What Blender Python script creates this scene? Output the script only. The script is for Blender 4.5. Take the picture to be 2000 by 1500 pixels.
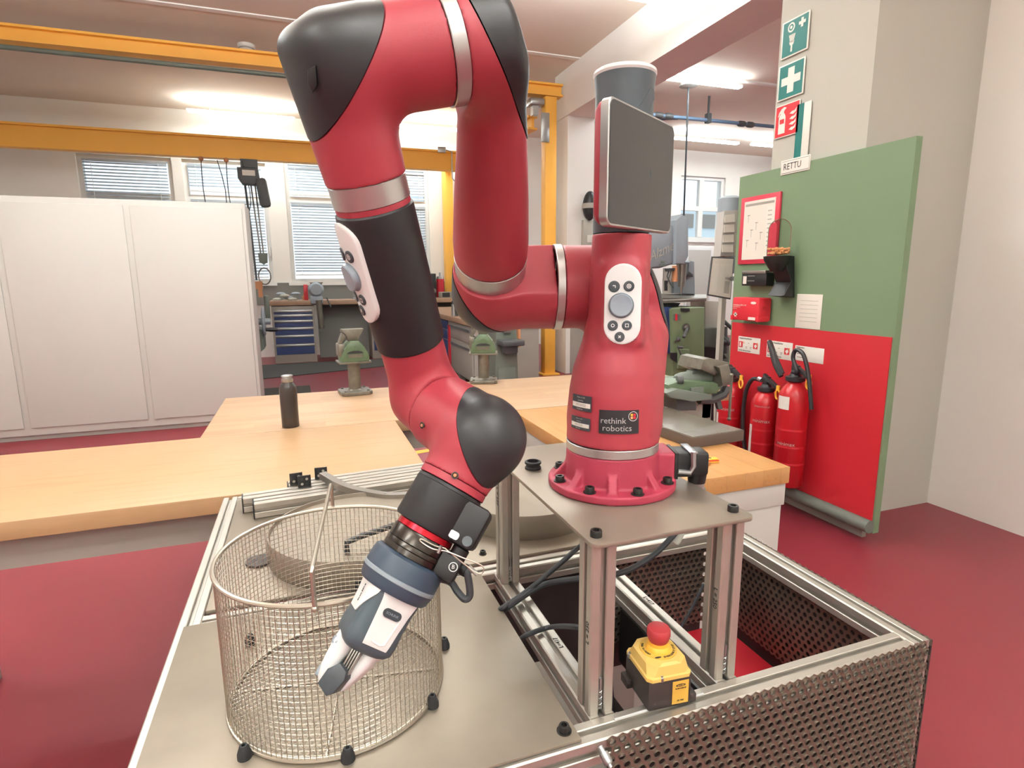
import bpy, bmesh, math, random
import numpy as np
from mathutils import Vector, Matrix
random.seed(7)
for o in list(bpy.data.objects): bpy.data.objects.remove(o, do_unlink=True)
SC = bpy.context.scene
COL = SC.collection
R = math.radians
V = Vector
# ---------------------------------------------------------------- camera, world, light, exposure
FOC, YAW, PITCH, ROLL = 1128.67, 0.345575, 0.179675, -0.006766
CC = V((-0.329063, -0.620369, 0.589142)); PX, PY = 1003.5, 750.0
_f0 = V((math.sin(YAW), math.cos(YAW), 0)); _r0 = V((math.cos(YAW), -math.sin(YAW), 0)); _u0 = V((0, 0, 1))
CF = math.cos(PITCH)*_f0 - math.sin(PITCH)*_u0
_u1 = math.sin(PITCH)*_f0 + math.cos(PITCH)*_u0
CR = math.cos(ROLL)*_r0 + math.sin(ROLL)*_u1
CU = -math.sin(ROLL)*_r0 + math.cos(ROLL)*_u1
cam = bpy.data.objects.new('camera', bpy.data.cameras.new('camera'))
COL.objects.link(cam); SC.camera = cam
cam.data.sensor_width = 36.0; cam.data.lens = FOC/2000*36; cam.data.shift_x = -(PX-1000)/2000
cam.data.clip_start = 0.02; cam.data.clip_end = 200
m = Matrix((CR, CU, -CF)).transposed().to_4x4(); m.translation = CC; cam.matrix_world = m
SC.view_settings.view_transform = 'Standard'; SC.view_settings.look = 'None'
SC.view_settings.gamma = 1.0; SC.view_settings.use_curve_mapping = False
SC.view_settings.exposure = -0.22
w = bpy.data.worlds.new('sky'); SC.world = w; w.use_nodes = True
bg = w.node_tree.nodes['Background']; bg.inputs[0].default_value = (0.88, 0.94, 1.0, 1); bg.inputs[1].default_value = 1.6
FZ, CZ, BY = -0.80, 3.40, 10.9          # floor, ceiling, window wall
XL, XR, YF = -5.0, 12.0, -4.5

def ceiling_light(x, y, z, length, watts, name='fluorescent_light', label=None, group=None, along='X', up=.9):
    t = thing(name, label, 'light', (x, y, z), group)
    dx, dy = (length/2, .05) if along == 'X' else (.05, length/2)
    b = MB(); b.box((x-dx-.02, y-.022, z+.029), (x+dx+.02, y+.022, z+.048)) if along == 'X' else b.box((x-.022, y-dy-.02, z+.029), (x+.022, y+dy+.02, z+.048)); b.build('housing', M['white_paint'], t)
    b = MB(); b.box((x-dx, y-dy, z), (x+dx, y+dy, z+.03), bev=.01); b.build('tube_cover', M['tube_glow'], t)
    b = MB()
    for s in (-.3, .3):
        px_, py_ = (x+s*length, y) if along == 'X' else (x, y+s*length)
        b.cyl((px_, py_, z+.06), (px_, py_, CZ), .006, seg=8)
    b.build('hanger', M['steel'], t)
    L = bpy.data.lights.new('light', 'AREA'); L.shape = 'RECTANGLE'
    L.size = 2*dx; L.size_y = 2*dy; L.energy = watts; L.color = (.87, .97, 1.0)
    o = bpy.data.objects.new('lamp_light', L); COL.objects.link(o); o.location = (x, y, z-.012)
    o.parent = t; o.matrix_parent_inverse = Matrix.Translation(-V((x, y, z)))
    U = bpy.data.lights.new('uplight', 'AREA'); U.shape = 'RECTANGLE'; U.size = 2*dx; U.size_y = 2*dy; U.energy = watts*up; U.color = (.90, .97, 1.0)  # upward light added to each fixture to brighten the ceiling
    o = bpy.data.objects.new('added_uplight', U); COL.objects.link(o); o.location = (x, y, z+.055); o.rotation_euler = (math.pi, 0, 0)
    o.parent = t; o.matrix_parent_inverse = Matrix.Translation(-V((x, y, z)))
    return t

# ---------------------------------------------------------------- pixel -> point helpers (reference 2000x1500)
def _ray(x, y): return CF + CR*((x-PX)/FOC) - CU*((y-PY)/FOC)
def at_x(x, y, v): d = _ray(x, y); return CC + d*((v-CC.x)/d.x)
def at_y(x, y, v): d = _ray(x, y); return CC + d*((v-CC.y)/d.y)
def at_z(x, y, v): d = _ray(x, y); return CC + d*((v-CC.z)/d.z)
def at_d(x, y, v): return CC + _ray(x, y)*v

# ---------------------------------------------------------------- materials
M = {}
def s2l(c):
    o = []
    for v in c:
        v = v/255.0
        o.append(v/12.92 if v <= .04045 else ((v+.055)/1.055)**2.4)
    return tuple(o)
def mat(name, rgb, rough=.5, metal=0.0, var=0.0, scale=8.0, stretch=(1, 1, 1), bump=0.0, bscale=200.0, emit=None, spec=.5, coat=0, detail=4, rgb2=None, bstretch=None):
    mt = bpy.data.materials.new(name); mt.use_nodes = True
    n = mt.node_tree.nodes; l = mt.node_tree.links
    p = n['Principled BSDF']
    c = s2l(rgb)
    p.inputs['Base Color'].default_value = (*c, 1); p.inputs['Roughness'].default_value = rough
    p.inputs['Metallic'].default_value = metal; p.inputs['Specular IOR Level'].default_value = spec
    if coat: p.inputs['Coat Weight'].default_value = coat; p.inputs['Coat Roughness'].default_value = .15
    if var or rgb2 or bump:
        tc = n.new('ShaderNodeTexCoord')
    if var or rgb2:
        mp = n.new('ShaderNodeMapping'); mp.inputs['Scale'].default_value = stretch
        l.new(tc.outputs['Object'], mp.inputs['Vector'])
        nz = n.new('ShaderNodeTexNoise'); nz.inputs['Scale'].default_value = scale; nz.inputs['Detail'].default_value = detail
        l.new(mp.outputs[0], nz.inputs['Vector'])
        rp = n.new('ShaderNodeValToRGB'); rp.color_ramp.elements[0].position = .3; rp.color_ramp.elements[1].position = .7
        a = s2l(rgb2) if rgb2 else tuple(x*(1-var) for x in c)
        b = c if rgb2 else tuple(min(1, x*(1+var)) for x in c)
        rp.color_ramp.elements[0].color = (*a, 1); rp.color_ramp.elements[1].color = (*b, 1)
        l.new(nz.outputs[0], rp.inputs[0]); l.new(rp.outputs[0], p.inputs['Base Color'])
    if bump:
        nb = n.new('ShaderNodeTexNoise'); nb.inputs['Scale'].default_value = bscale; nb.inputs['Detail'].default_value = 3
        if bstretch:
            m2 = n.new('ShaderNodeMapping'); m2.inputs['Scale'].default_value = bstretch
            l.new(tc.outputs['Object'], m2.inputs['Vector']); l.new(m2.outputs[0], nb.inputs['Vector'])
        else: l.new(tc.outputs['Object'], nb.inputs['Vector'])
        bp = n.new('ShaderNodeBump'); bp.inputs['Strength'].default_value = bump; bp.inputs['Distance'].default_value = .002
        l.new(nb.outputs[0], bp.inputs['Height']); l.new(bp.outputs[0], p.inputs['Normal'])
    if emit:
        p.inputs['Emission Color'].default_value = (*s2l(emit[0]), 1); p.inputs['Emission Strength'].default_value = emit[1]
    M[name] = mt
    return mt
mat('robot_red', (158, 52, 64), .47, var=.03, scale=3, bump=.05, bscale=900)
mat('base_red', (156, 46, 68), .55, var=.06, scale=6, bump=.15, bscale=700)
mat('cap_black', (36, 37, 40), .42, bump=.03, bscale=1200)
mat('sleeve_black', (22, 22, 25), .50, bump=.05, bscale=800)
mat('satin_silver', (190, 190, 188), .34, .9)
mat('white_plastic', (226, 226, 224), .35)
mat('grey_plastic', (136, 146, 156), .25)
mat('button_grey', (52, 58, 64), .4)
mat('gripper_blue', (66, 78, 86), .45)
mat('collar_blue', (50, 64, 80), .42)
mat('band_grey', (128, 138, 146), .4)
mat('screen_glass', (24, 26, 29), .10, spec=.6)
mat('head_grey', (66, 74, 80), .35)
mat('chrome_dark', (70, 66, 62), .22, .9)
mat('anodised_red', (185, 30, 45), .25, .7)
mat('black_plastic', (20, 20, 21), .5)
mat('rubber', (32, 33, 35), .7, bump=.1, bscale=500)
mat('cable', (46, 49, 53), .55)
mat('steel', (150, 146, 140), .35, .85, var=.08, scale=12)
mat('galvanised', (170, 172, 172), .32, .9)
mat('wire_steel', (188, 180, 166), .34, .9)
mat('aluminium', (186, 181, 172), .42, .75, var=.04, scale=20)
mat('deck_steel', (146, 136, 122), .46, .5, var=.10, scale=5, rgb2=(126, 116, 104), bump=.05, bscale=60, detail=8)
mat('plate_steel', (150, 140, 128), .40, .6, var=.06, scale=7)
mat('perf_steel', (134, 124, 112), .42, .75)
mat('bolt_black', (36, 34, 33), .4, .3)
mat('ink', (40, 38, 36), .7)
mat('white_paint', (226, 224, 218), .6)
mat('wall_white', (240, 237, 230), .85, var=.02, scale=1.5)
mat('ceiling_white', (228, 214, 198), .9, var=.03, scale=.6)
mat('floor_red', (124, 42, 52), .38, var=.05, scale=2)
mat('mat_black', (58, 58, 56), .8, bump=.2, bscale=150)
mat('yellow_line', (228, 172, 60), .5)
mat('crane_yellow', (248, 186, 78), .5, var=.03, scale=2)
mat('window_white', (232, 232, 228), .5)
mat('slat', (176, 186, 194), .5)
mat('bench_top', (158, 128, 104), .5, var=.12, scale=6, stretch=(1, 6, 1))
mat('drawer_blue', (38, 56, 104), .45)
mat('cabinet_grey', (150, 144, 136), .55)
mat('backsplash', (124, 124, 120), .7)
mat('locker_white', (188, 186, 180), .6, var=.015, scale=2)
mat('vise_green', (82, 102, 76), .42, var=.12, scale=25)
mat('vise_steel', (112, 108, 98), .4, .55, var=.15, scale=30)
mat('machine_green', (104, 118, 88), .5, var=.06, scale=6)
mat('machine_grey', (148, 158, 166), .5, var=.05, scale=4)
mat('machine_dark', (70, 72, 74), .5)
mat('board_green', (106, 128, 98), .65, var=.03, scale=2)
mat('column_grey', (178, 176, 166), .8)
mat('board_red', (186, 36, 46), .45)
mat('extinguisher_red', (172, 22, 32), .3)
mat('sign_green', (22, 104, 100), .4)
mat('sign_red', (196, 44, 54), .4)
mat('sign_white', (226, 222, 212), .5)
mat('paper', (222, 217, 206), .7)
mat('frame_red', (190, 50, 70), .4)
mat('pipe_blue', (96, 120, 146), .4)
mat('tube_glow', (255, 255, 255), .4, emit=((236, 250, 255), 48.0))
mat('granite', (112, 104, 94), .25, .2, var=.05, scale=8)
mat('granite_side', (82, 70, 62), .6)
mat('tape_yellow', (240, 176, 60), .45)
mat('leather', (170, 112, 60), .6)
mat('estop_yellow', (218, 182, 100), .42)
mat('estop_label', (208, 166, 70), .5)
mat('estop_red', (166, 50, 56), .45, bump=.05, bscale=600)
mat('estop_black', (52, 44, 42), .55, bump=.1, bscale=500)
mat('bottle_black', (40, 34, 32), .35, coat=.3)
mat('orange_foam', (236, 168, 116), .8)
mat('red_plastic', (200, 40, 54), .4)
mat('grey_green', (98, 106, 98), .5, var=.05, scale=6)
mat('copper_wood', (190, 130, 90), .6)
mat('far_wall', (228, 230, 230), .8)
mat('outside', (214, 226, 230), .9)
# glass
g = bpy.data.materials.new('window_glass'); g.use_nodes = True
gp = g.node_tree.nodes['Principled BSDF']; gp.inputs['Base Color'].default_value = (.95, .98, 1, 1)
gp.inputs['Transmission Weight'].default_value = 1.0; gp.inputs['Roughness'].default_value = 0.0; gp.inputs['IOR'].default_value = 1.03
M['window_glass'] = g
g = bpy.data.materials.new('clear_plastic'); g.use_nodes = True
gp = g.node_tree.nodes['Principled BSDF']; gp.inputs['Base Color'].default_value = (.93, .95, .93, 1)
gp.inputs['Transmission Weight'].default_value = 1.0; gp.inputs['Roughness'].default_value = 0.04; gp.inputs['IOR'].default_value = 1.12
M['clear_plastic'] = g
def wood(name, c1, c2, c3, bw, rh, rot=0.0):
    mt = bpy.data.materials.new(name); mt.use_nodes = True
    n = mt.node_tree.nodes; l = mt.node_tree.links; p = n['Principled BSDF']
    tc = n.new('ShaderNodeTexCoord'); mp = n.new('ShaderNodeMapping'); mp.inputs['Rotation'].default_value = (0, 0, rot)
    l.new(tc.outputs['Object'], mp.inputs['Vector'])
    br = n.new('ShaderNodeTexBrick'); br.inputs['Scale'].default_value = 1.0
    br.inputs['Brick Width'].default_value = bw; br.inputs['Row Height'].default_value = rh
    br.inputs['Mortar Size'].default_value = .0006; br.inputs['Bias'].default_value = 0
    br.inputs['Color1'].default_value = (*s2l(c1), 1); br.inputs['Color2'].default_value = (*s2l(c2), 1)
    br.inputs['Mortar'].default_value = (*s2l(tuple(x*.85 for x in c1)), 1)
    l.new(mp.outputs[0], br.inputs['Vector'])
    m2 = n.new('ShaderNodeMapping'); m2.inputs['Scale'].default_value = (1.5, 22, 22)
    l.new(mp.outputs[0], m2.inputs['Vector'])
    nz = n.new('ShaderNodeTexNoise'); nz.inputs['Scale'].default_value = 2.2; nz.inputs['Detail'].default_value = 6
    l.new(m2.outputs[0], nz.inputs['Vector'])
    rp = n.new('ShaderNodeValToRGB'); rp.color_ramp.elements[0].position = .52; rp.color_ramp.elements[1].position = .78
    rp.color_ramp.elements[0].color = (0, 0, 0, 1); rp.color_ramp.elements[1].color = (.75, .75, .75, 1)
    l.new(nz.outputs[0], rp.inputs[0])
    mx = n.new('ShaderNodeMix'); mx.data_type = 'RGBA'
    l.new(rp.outputs[0], mx.inputs['Factor']); l.new(br.outputs[0], mx.inputs[6]); mx.inputs[7].default_value = (*s2l(c3), 1)
    l.new(mx.outputs[2], p.inputs['Base Color']); p.inputs['Roughness'].default_value = .42
    M[name] = mt
wood('beech', (176, 144, 112), (164, 132, 101), (142, 106, 84), .55, .07)
wood('beech_dark', (206, 166, 128), (192, 150, 118), (150, 116, 100), .55, .06)
wood('ply_top', (176, 142, 104), (174, 140, 102), (168, 128, 86), 1.6, .9)
wood('beech_warm', (186, 138, 86), (180, 132, 80), (158, 110, 66), .5, .07, R(90))

# ---------------------------------------------------------------- object helpers
def thing(name, label, cat, loc=(0, 0, 0), group=None):
    o = bpy.data.objects.new(name, None); COL.objects.link(o); o.location = loc
    o.empty_display_size = .05
    tag(o, label, cat, group)
    return o
def tag(o, label=None, cat=None, group=None, kind=None):
    if label: o['label'] = label
    if cat: o['category'] = cat
    if group: o['group'] = group
    if kind: o['kind'] = kind
    return o
def wloc(o):
    v = V((0, 0, 0))
    while o: v += o.location; o = o.parent
    return v
def link(o, parent=None):
    COL.objects.link(o)
    if parent:
        o.parent = parent
        root = parent
        while root.parent: root = root.parent
        if parent is root or parent.type == 'EMPTY': o.matrix_parent_inverse = Matrix.Translation(-wloc(parent))
    return o
class MB:
    def __init__(s): s.bm = bmesh.new()
    def box(s, a, b, bev=0, rot=None, seg=2):
        a = V(a); b = V(b); c = (a+b)/2; d = b-a
        d = V((abs(d.x), abs(d.y), abs(d.z)))
        r = bmesh.ops.create_cube(s.bm, size=1)
        vs = r['verts']
        for v in vs: v.co = V((v.co.x*d.x, v.co.y*d.y, v.co.z*d.z))
        if bev:
            es = list({e for v in vs for e in v.link_edges})
            q = bmesh.ops.bevel(s.bm, geom=es, offset=bev, segments=seg, affect='EDGES', profile=.5)
            vs = list({v for f in q['faces'] for v in f.verts} | {v for v in vs if v.is_valid})
            vs = s._comp(vs)
        M4 = Matrix.Translation(c) @ (rot.to_4x4() if rot is not None else Matrix())
        bmesh.ops.transform(s.bm, matrix=M4, verts=vs)
        return s
    def _comp(s, vs):
        seen = set(vs); st = list(vs)
        while st:
            v = st.pop()
            for e in v.link_edges:
                o = e.other_vert(v)
                if o not in seen: seen.add(o); st.append(o)
        return list(seen)
    def obox(s, c, ax, ay, az, size, bev=0):
        rot = Matrix((V(ax).normalized(), V(ay).normalized(), V(az).normalized())).transposed()
        d = V(size)/2; return s.box(V(c)-d, V(c)+d, bev, rot)
    def cyl(s, p0, p1, r0, r1=None, seg=24, caps=True):
        return s.lathe([(0, r0), (1, r0 if r1 is None else r1)], p0, p1, seg, caps)
    def lathe(s, prof, p0, p1, seg=32, caps=True, rel=True):
        p0 = V(p0); p1 = V(p1); ax = p1-p0; L = ax.length; ax.normalize()
        t = V((0, 0, 1)) if abs(ax.z) < .9 else V((1, 0, 0))
        u = ax.cross(t).normalized(); v = ax.cross(u)
        rings = []
        for (h, r) in prof:
            c = p0+ax*(h*L if rel else h)
            if r < 1e-6: rings.append([s.bm.verts.new(c)])
            else: rings.append([s.bm.verts.new(c+(u*math.cos(2*math.pi*i/seg)+v*math.sin(2*math.pi*i/seg))*r) for i in range(seg)])
        for a, b in zip(rings, rings[1:]):
            if len(a) == 1 and len(b) == 1: continue
            for i in range(seg):
                j = (i+1) % seg
                if len(a) == 1: s.bm.faces.new((a[0], b[j], b[i]))
                elif len(b) == 1: s.bm.faces.new((a[i], a[j], b[0]))
                else: s.bm.faces.new((a[i], a[j], b[j], b[i]))
        if caps:
            if len(rings[0]) > 1: s.bm.faces.new(rings[0][::-1])
            if len(rings[-1]) > 1: s.bm.faces.new(rings[-1])
        return s
    def tube(s, pts, r, seg=8, closed=False, caps=True):
        pts = [V(p) for p in pts]; n = len(pts)
        T = []
        for i in range(n):
            a = pts[i-1] if (i > 0 or closed) else pts[i]
            b = pts[(i+1) % n] if (i < n-1 or closed) else pts[i]
            T.append((b-a).normalized())
        t = T[0]; ref = V((0, 0, 1)) if abs(t.z) < .9 else V((1, 0, 0))
        u = t.cross(ref).normalized(); rings = []
        for i in range(n):
            u = (u - T[i]*u.dot(T[i])).normalized(); v = T[i].cross(u)
            rr = r[i] if isinstance(r, (list, tuple)) else r
            rings.append([s.bm.verts.new(pts[i]+(u*math.cos(2*math.pi*k/seg)+v*math.sin(2*math.pi*k/seg))*rr) for k in range(seg)])
        pr = list(zip(rings, rings[1:]))
        if closed: pr.append((rings[-1], rings[0]))
        for a, b in pr:
            for i in range(seg):
                j = (i+1) % seg; s.bm.faces.new((a[i], a[j], b[j], b[i]))
        if caps and not closed: s.bm.faces.new(rings[0][::-1]); s.bm.faces.new(rings[-1])
        return s
    def prism(s, poly, vec, bev=0):
        poly = [V(p) for p in poly]; vec = V(vec)
        a = [s.bm.verts.new(p) for p in poly]; b = [s.bm.verts.new(p+vec) for p in poly]; n = len(a)
        f1 = s.bm.faces.new(a[::-1]); f2 = s.bm.faces.new(b); fs = [f1, f2]
        for i in range(n): fs.append(s.bm.faces.new((a[i], a[(i+1) % n], b[(i+1) % n], b[i])))
        if bev:
            es = list(f1.edges)+list(f2.edges)
            bmesh.ops.bevel(s.bm, geom=es, offset=bev, segments=2, affect='EDGES', profile=.5)
        return s
    def loft(s, secs, caps=True):
        rings = [[s.bm.verts.new(V(p)) for p in sec] for sec in secs]; n = len(rings[0])
        for a, b in zip(rings, rings[1:]):
            for i in range(n): s.bm.faces.new((a[i], a[(i+1) % n], b[(i+1) % n], b[i]))
        if caps: s.bm.faces.new(rings[0][::-1]); s.bm.faces.new(rings[-1])
        return s
    def quad(s, *p): s.bm.faces.new([s.bm.verts.new(V(q)) for q in p]); return s
    def sphere(s, c, r, sc=(1, 1, 1), u=16, v=10):
        q = bmesh.ops.create_uvsphere(s.bm, u_segments=u, v_segments=v, radius=r)
        for x in q['verts']: x.co = V((x.co.x*sc[0], x.co.y*sc[1], x.co.z*sc[2]))+V(c)
        return s
    def build(s, name, material, parent=None, smooth=35, kind=None, label=None):
        bmesh.ops.recalc_face_normals(s.bm, faces=s.bm.faces)
        me = bpy.data.meshes.new(name); s.bm.to_mesh(me); s.bm.free()
        if smooth:
            me.shade_smooth()
            try: me.set_sharp_from_angle(angle=R(smooth))
            except Exception: pass
        me.materials.append(material)
        o = bpy.data.objects.new(name, me); link(o, parent)
        if kind: o['kind'] = kind
        if label: o['label'] = label
        return o
def dup(root, offset, label=None, group=None):
    r = root.copy(); COL.objects.link(r); r.location = root.location+V(offset)
    if label: r['label'] = label
    if group: r['group'] = group
    for ch in list(root.children):
        c = ch.copy(); COL.objects.link(c); c.parent = r
        for g in ch.children:
            d = g.copy(); COL.objects.link(d); d.parent = c
    return r
def text_mesh(s, size, ext=.0002, align='LEFT', spacing=1.0):
    cu = bpy.data.curves.new('txt', 'FONT'); cu.body = s; cu.size = size; cu.extrude = ext; cu.align_x = align; cu.align_y = 'CENTER'
    cu.resolution_u = 2; cu.space_character = spacing
    o = bpy.data.objects.new('txt', cu); COL.objects.link(o)
    dg = bpy.context.evaluated_depsgraph_get(); dg.update()
    me = bpy.data.meshes.new_from_object(o.evaluated_get(dg))
    bpy.data.objects.remove(o); bpy.data.curves.remove(cu)
    return me
def text(s, size, org, ux, uy, material, parent, name='lettering', align='LEFT', warp=None, sx=1.0, spacing=1.0):
    me = text_mesh(s, size, align=align, spacing=spacing)
    org = V(org); ux = V(ux).normalized(); uy = V(uy).normalized(); uz = ux.cross(uy)
    for v in me.vertices:
        c = v.co.copy(); c.x *= sx
        v.co = warp(c) if warp else org+ux*c.x+uy*c.y+uz*c.z
    me.materials.clear(); me.materials.append(material)
    o = bpy.data.objects.new(name, me); link(o, parent); return o
def pill(w, h, n=10):
    pts = []; r = w/2; a = h/2-r
    for i in range(n+1): t = math.pi*i/n; pts.append((r*math.cos(t), a+r*math.sin(t)))
    for i in range(n+1): t = math.pi+math.pi*i/n; pts.append((r*math.cos(t), -a+r*math.sin(t)))
    return pts
def rrect(w, h, r, n=4):
    pts = []
    for cx, cy, a0 in ((w/2-r, h/2-r, 0), (-w/2+r, h/2-r, 90), (-w/2+r, -h/2+r, 180), (w/2-r, -h/2+r, 270)):
        for i in range(n+1): t = R(a0+90*i/n); pts.append((cx+r*math.cos(t), cy+r*math.sin(t)))
    return pts
def bez(pts, n=24):
    pts = [V(p) for p in pts]; out = []
    P = [pts[0]*2-pts[1]]+pts+[pts[-1]*2-pts[-2]]
    for i in range(1, len(P)-2):
        for k in range(n):
            t = k/n; a, b, c, d = P[i-1:i+3]
            out.append(.5*((2*b)+(c-a)*t+(2*a-5*b+4*c-d)*t*t+(3*b-a-3*c+d)*t**3))
    out.append(pts[-1]); return out
# aluminium T-slot profile, one closed outline extruded between two points
def tslot(p0, p1, side, h=.01875, slot=.0042, deep=.0075):
    p0 = V(p0); p1 = V(p1); ax = (p1-p0).normalized(); u = V(side).normalized(); v = ax.cross(u)
    out = []; c = .0022
    for k in range(4):
        a = R(90*k); ca, sa = math.cos(a), math.sin(a)
        for (x, y) in ((h, -h+c), (h, -slot-.0012), (h-.0012, -slot), (h-.0035, -slot), (h-.0035, -slot-.003), (h-deep, -slot-.003), (h-deep, slot+.003),
                       (h-.0035, slot+.003), (h-.0035, slot), (h-.0012, slot), (h, slot+.0012), (h, h-c)):
            out.append((x*ca-y*sa, x*sa+y*ca))
    b = MB(); b.prism([p0+u*x+v*y for x, y in out], p1-p0); return b
# ================================================================ lamps of the room, then added lamps out of view
LG = 'fluorescent ceiling lights'
ceiling_light(-1.05, 10.2, 3.2, 1.55, 22, label='long fluorescent light near the windows, left of the red arm', group=LG)
ceiling_light(1.95, 10.05, 3.2, 1.55, 22, label='long fluorescent light seen through the bend of the red arm', group=LG)
ceiling_light(5.08, 6.72, 3.28, 1.5, 30, label='bright ceiling light nearest the white downstand beam, right of the screen', group=LG)
ceiling_light(7.35, 9.4, 3.22, 1.5, 22, label='distant ceiling light partly behind the robot screen', group=LG)
ceiling_light(9.15, 9.35, 3.22, 1.5, 22, label='distant ceiling light beside the grey column', group=LG)
for i, (x, y) in enumerate(((-2.8, 2.6), (.1, 2.4), (-2.6, -1.2), (.6, -1.4), (-2.6, -3.6), (1.0, -3.6), (-1.2, 4.0), (2.1, 4.1), (6.8, 3.2), (7.6, 1.2), (10.6, 5.6))):  # unseen lamps, added to brighten the room and its ceiling
    ceiling_light(x, y, 2.75 if y < 3 and x < 3 else 2.92, 1.5, 13, up=9.0, label='added unseen fluorescent light that brightens the room', group='added fluorescent lights out of view')
# ================================================================ room shell
def wall(name, boxes, m='wall_white'):
    b = MB()
    for a, c in boxes: b.box(a, c)
    return tag(b.build(name, M[m], None, 0), kind='structure')
wall('floor', [((XL-.2, YF-.2, FZ-.1), (XR+.2, BY+.3, FZ))], 'floor_red')
wall('ceiling', [((XL-.2, YF-.2, CZ), (XR+.2, BY+.3, CZ+.1))], 'ceiling_white')
WIN = [(-3.6, -2.25, .55, 2.62), (-2.1, -.80, .55, 2.62), (-.50, 2.09, .55, 2.70), (7.86, 9.08, 1.45, 2.86)]
def back_wall():
    xs = sorted({XL-.2, XR+.2} | {v for q in WIN for v in q[:2]})
    bx = []
    for a, c in zip(xs, xs[1:]):
        h = [q for q in WIN if q[0] <= a+1e-6 and q[1] >= c-1e-6]
        if h: bx += [((a, BY, FZ), (c, BY+.3, h[0][2])), ((a, BY, h[0][3]), (c, BY+.3, CZ))]
        else: bx.append(((a, BY, FZ), (c, BY+.3, CZ)))
    return wall('wall_back', bx)
back_wall()
wall('wall_left', [((XL-.2, YF, FZ), (XL, BY, CZ))])
wall('wall_front', [((XL-.2, YF-.2, FZ), (XR+.2, YF, CZ))])
wall('wall_right', [((XR, YF, FZ), (XR+.2, BY, CZ))], 'far_wall')
wall('wall_partition', [((3.25, YF, FZ), (3.5, 1.72, 2.80))])
wall('ceiling_beam', [((3.25, YF, 2.80), (3.72, 7.5, CZ))])
wall('wall_pillar', [((3.27, 7.1, FZ), (3.68, 7.5, 2.80))])
wall('wall_column', [((2.45, 1.72, FZ), (3.25, 2.37, CZ))], 'column_grey')
wall('trim_1', [((-4.8, 6.70, CZ-.012), (3.25, 6.78, CZ+.01))])
wall('trim_2', [((3.90, 6.69, CZ-.03), (9.5, 6.75, CZ+.01))])
b = MB(); b.box((.35, 10.86, .16), (2.9, 10.92, .55)); b.box((-4.8, 10.86, .16), (.35, 10.92, .55)); tag(b.build('trim_3', M['backsplash'], None, 0), kind='structure')
wall('baseboard_right', [((2.43, 1.5, FZ), (2.46, 2.37, FZ+.09))], 'cabinet_grey')
# window sashes, panes and blinds
def window(n, q, muls, transom, blind=True, slat_n=0):
    x0, x1, z0, z1 = q; f = .07
    b = MB()
    b.box((x0, BY+.06, z0), (x0+f, BY+.16, z1)); b.box((x1-f, BY+.06, z0), (x1, BY+.16, z1))
    b.box((x0+f, BY+.06, z0), (x1-f, BY+.16, z0+f)); b.box((x0+f, BY+.06, z1-f), (x1-f, BY+.16, z1))
    wd = tag(b.build('window_%d' % n, M['window_white'], None, 0), kind='structure')
    for mx in muls:
        b = MB(); b.box((mx-.06, BY+.05, z0+f), (mx+.06, BY+.15, z1-f)); b.build('mullion', M['window_white'], wd, 0)
    edges = [x0+f]+list(muls)+[x1-f]
    for a, c in zip(edges, edges[1:]):
        a2 = a+(.06 if a in muls else 0); c2 = c-(.06 if c in muls else 0)
        b = MB(); b.box((a2, BY+.055, transom-.05), (c2, BY+.145, transom+.05)); b.build('transom', M['window_white'], wd, 0)
        for za, zb in ((z0+f, transom-.05), (transom+.05, z1-f)):
            b = MB(); b.box((a2, BY+.10, za), (c2, BY+.106, zb)); b.build('pane', M['window_glass'], wd, 0)
    b = MB(); b.box((x0-.05, BY-.06, z0-.05), (x1+.05, BY+.05, z0)); b.build('window_sill', M['window_white'], wd, 0)
    return wd
window(1, WIN[0], [], 2.0); window(2, WIN[1], [], 2.0); window(3, WIN[2], [.82], 2.03); window(4, WIN[3], [8.46], 2.16)
slat_me = {}
def blind(x0, x1, z0, z1, label, m='slat', ang=38, pitch=.05):
    t = thing('venetian_blind', label, 'blind', ((x0+x1)/2, BY+.03, z1), 'blinds in the workshop windows')
    b = MB(); b.box((x0, BY+.005, z1-.04), (x1, BY+.045, z1)); b.build('head_rail', M[m], t, 0)
    b = MB(); b.box((x0, BY+.005, z0), (x1, BY+.045, z0+.022)); b.build('bottom_rail', M['window_white'], t, 0)
    key = (round(x1-x0, 3), ang)
    if key not in slat_me:
        b = MB(); L = (x1-x0)/2; a = R(ang)
        dy, dz = .024*math.cos(a), .024*math.sin(a)
        b.loft([[(x, -dy, -dz), (x, 0, .004), (x, dy, dz), (x, 0, .0025)] for x in (-L, L)])
        bmesh.ops.recalc_face_normals(b.bm, faces=b.bm.faces)
        me = bpy.data.meshes.new('slat'); b.bm.to_mesh(me); b.bm.free(); me.materials.append(M[m]); slat_me[key] = me
    n = int((z1-z0-.07)/pitch)
    for i in range(n):
        o = bpy.data.objects.new('slat', slat_me[key]); COL.objects.link(o)
        o.parent = t; o.location = (0, -.003, -.06-pitch*i)
    for cx in (x0+.12, x1-.12):
        b = MB(); b.cyl((cx, BY-.003, z1-.03), (cx, BY-.003, z0+.02), .004, seg=6); b.build('ladder_cord', M['window_white'], t)
blind(-.43, .74, 2.10, 2.60, 'upper blind in the window just left of the red arm')
blind(-.42, .74, .68, 1.97, 'long blind with bright slats left of the black sleeve')
blind(.90, 2.02, 2.10, 2.60, 'upper blind between the arm and the yellow column', ang=62)
blind(.90, 2.02, .60, 1.97, 'closed grey blind right of the black sleeve', ang=62)
blind(-2.02, -.88, 2.10, 2.55, 'upper blind behind the hoist at the left')
blind(-2.02, -.88, .64, 1.97, 'long blind behind the hoist chain beside the white locker')
blind(-3.52, -2.33, .64, 2.55, 'blind in the window behind the white locker')
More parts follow.
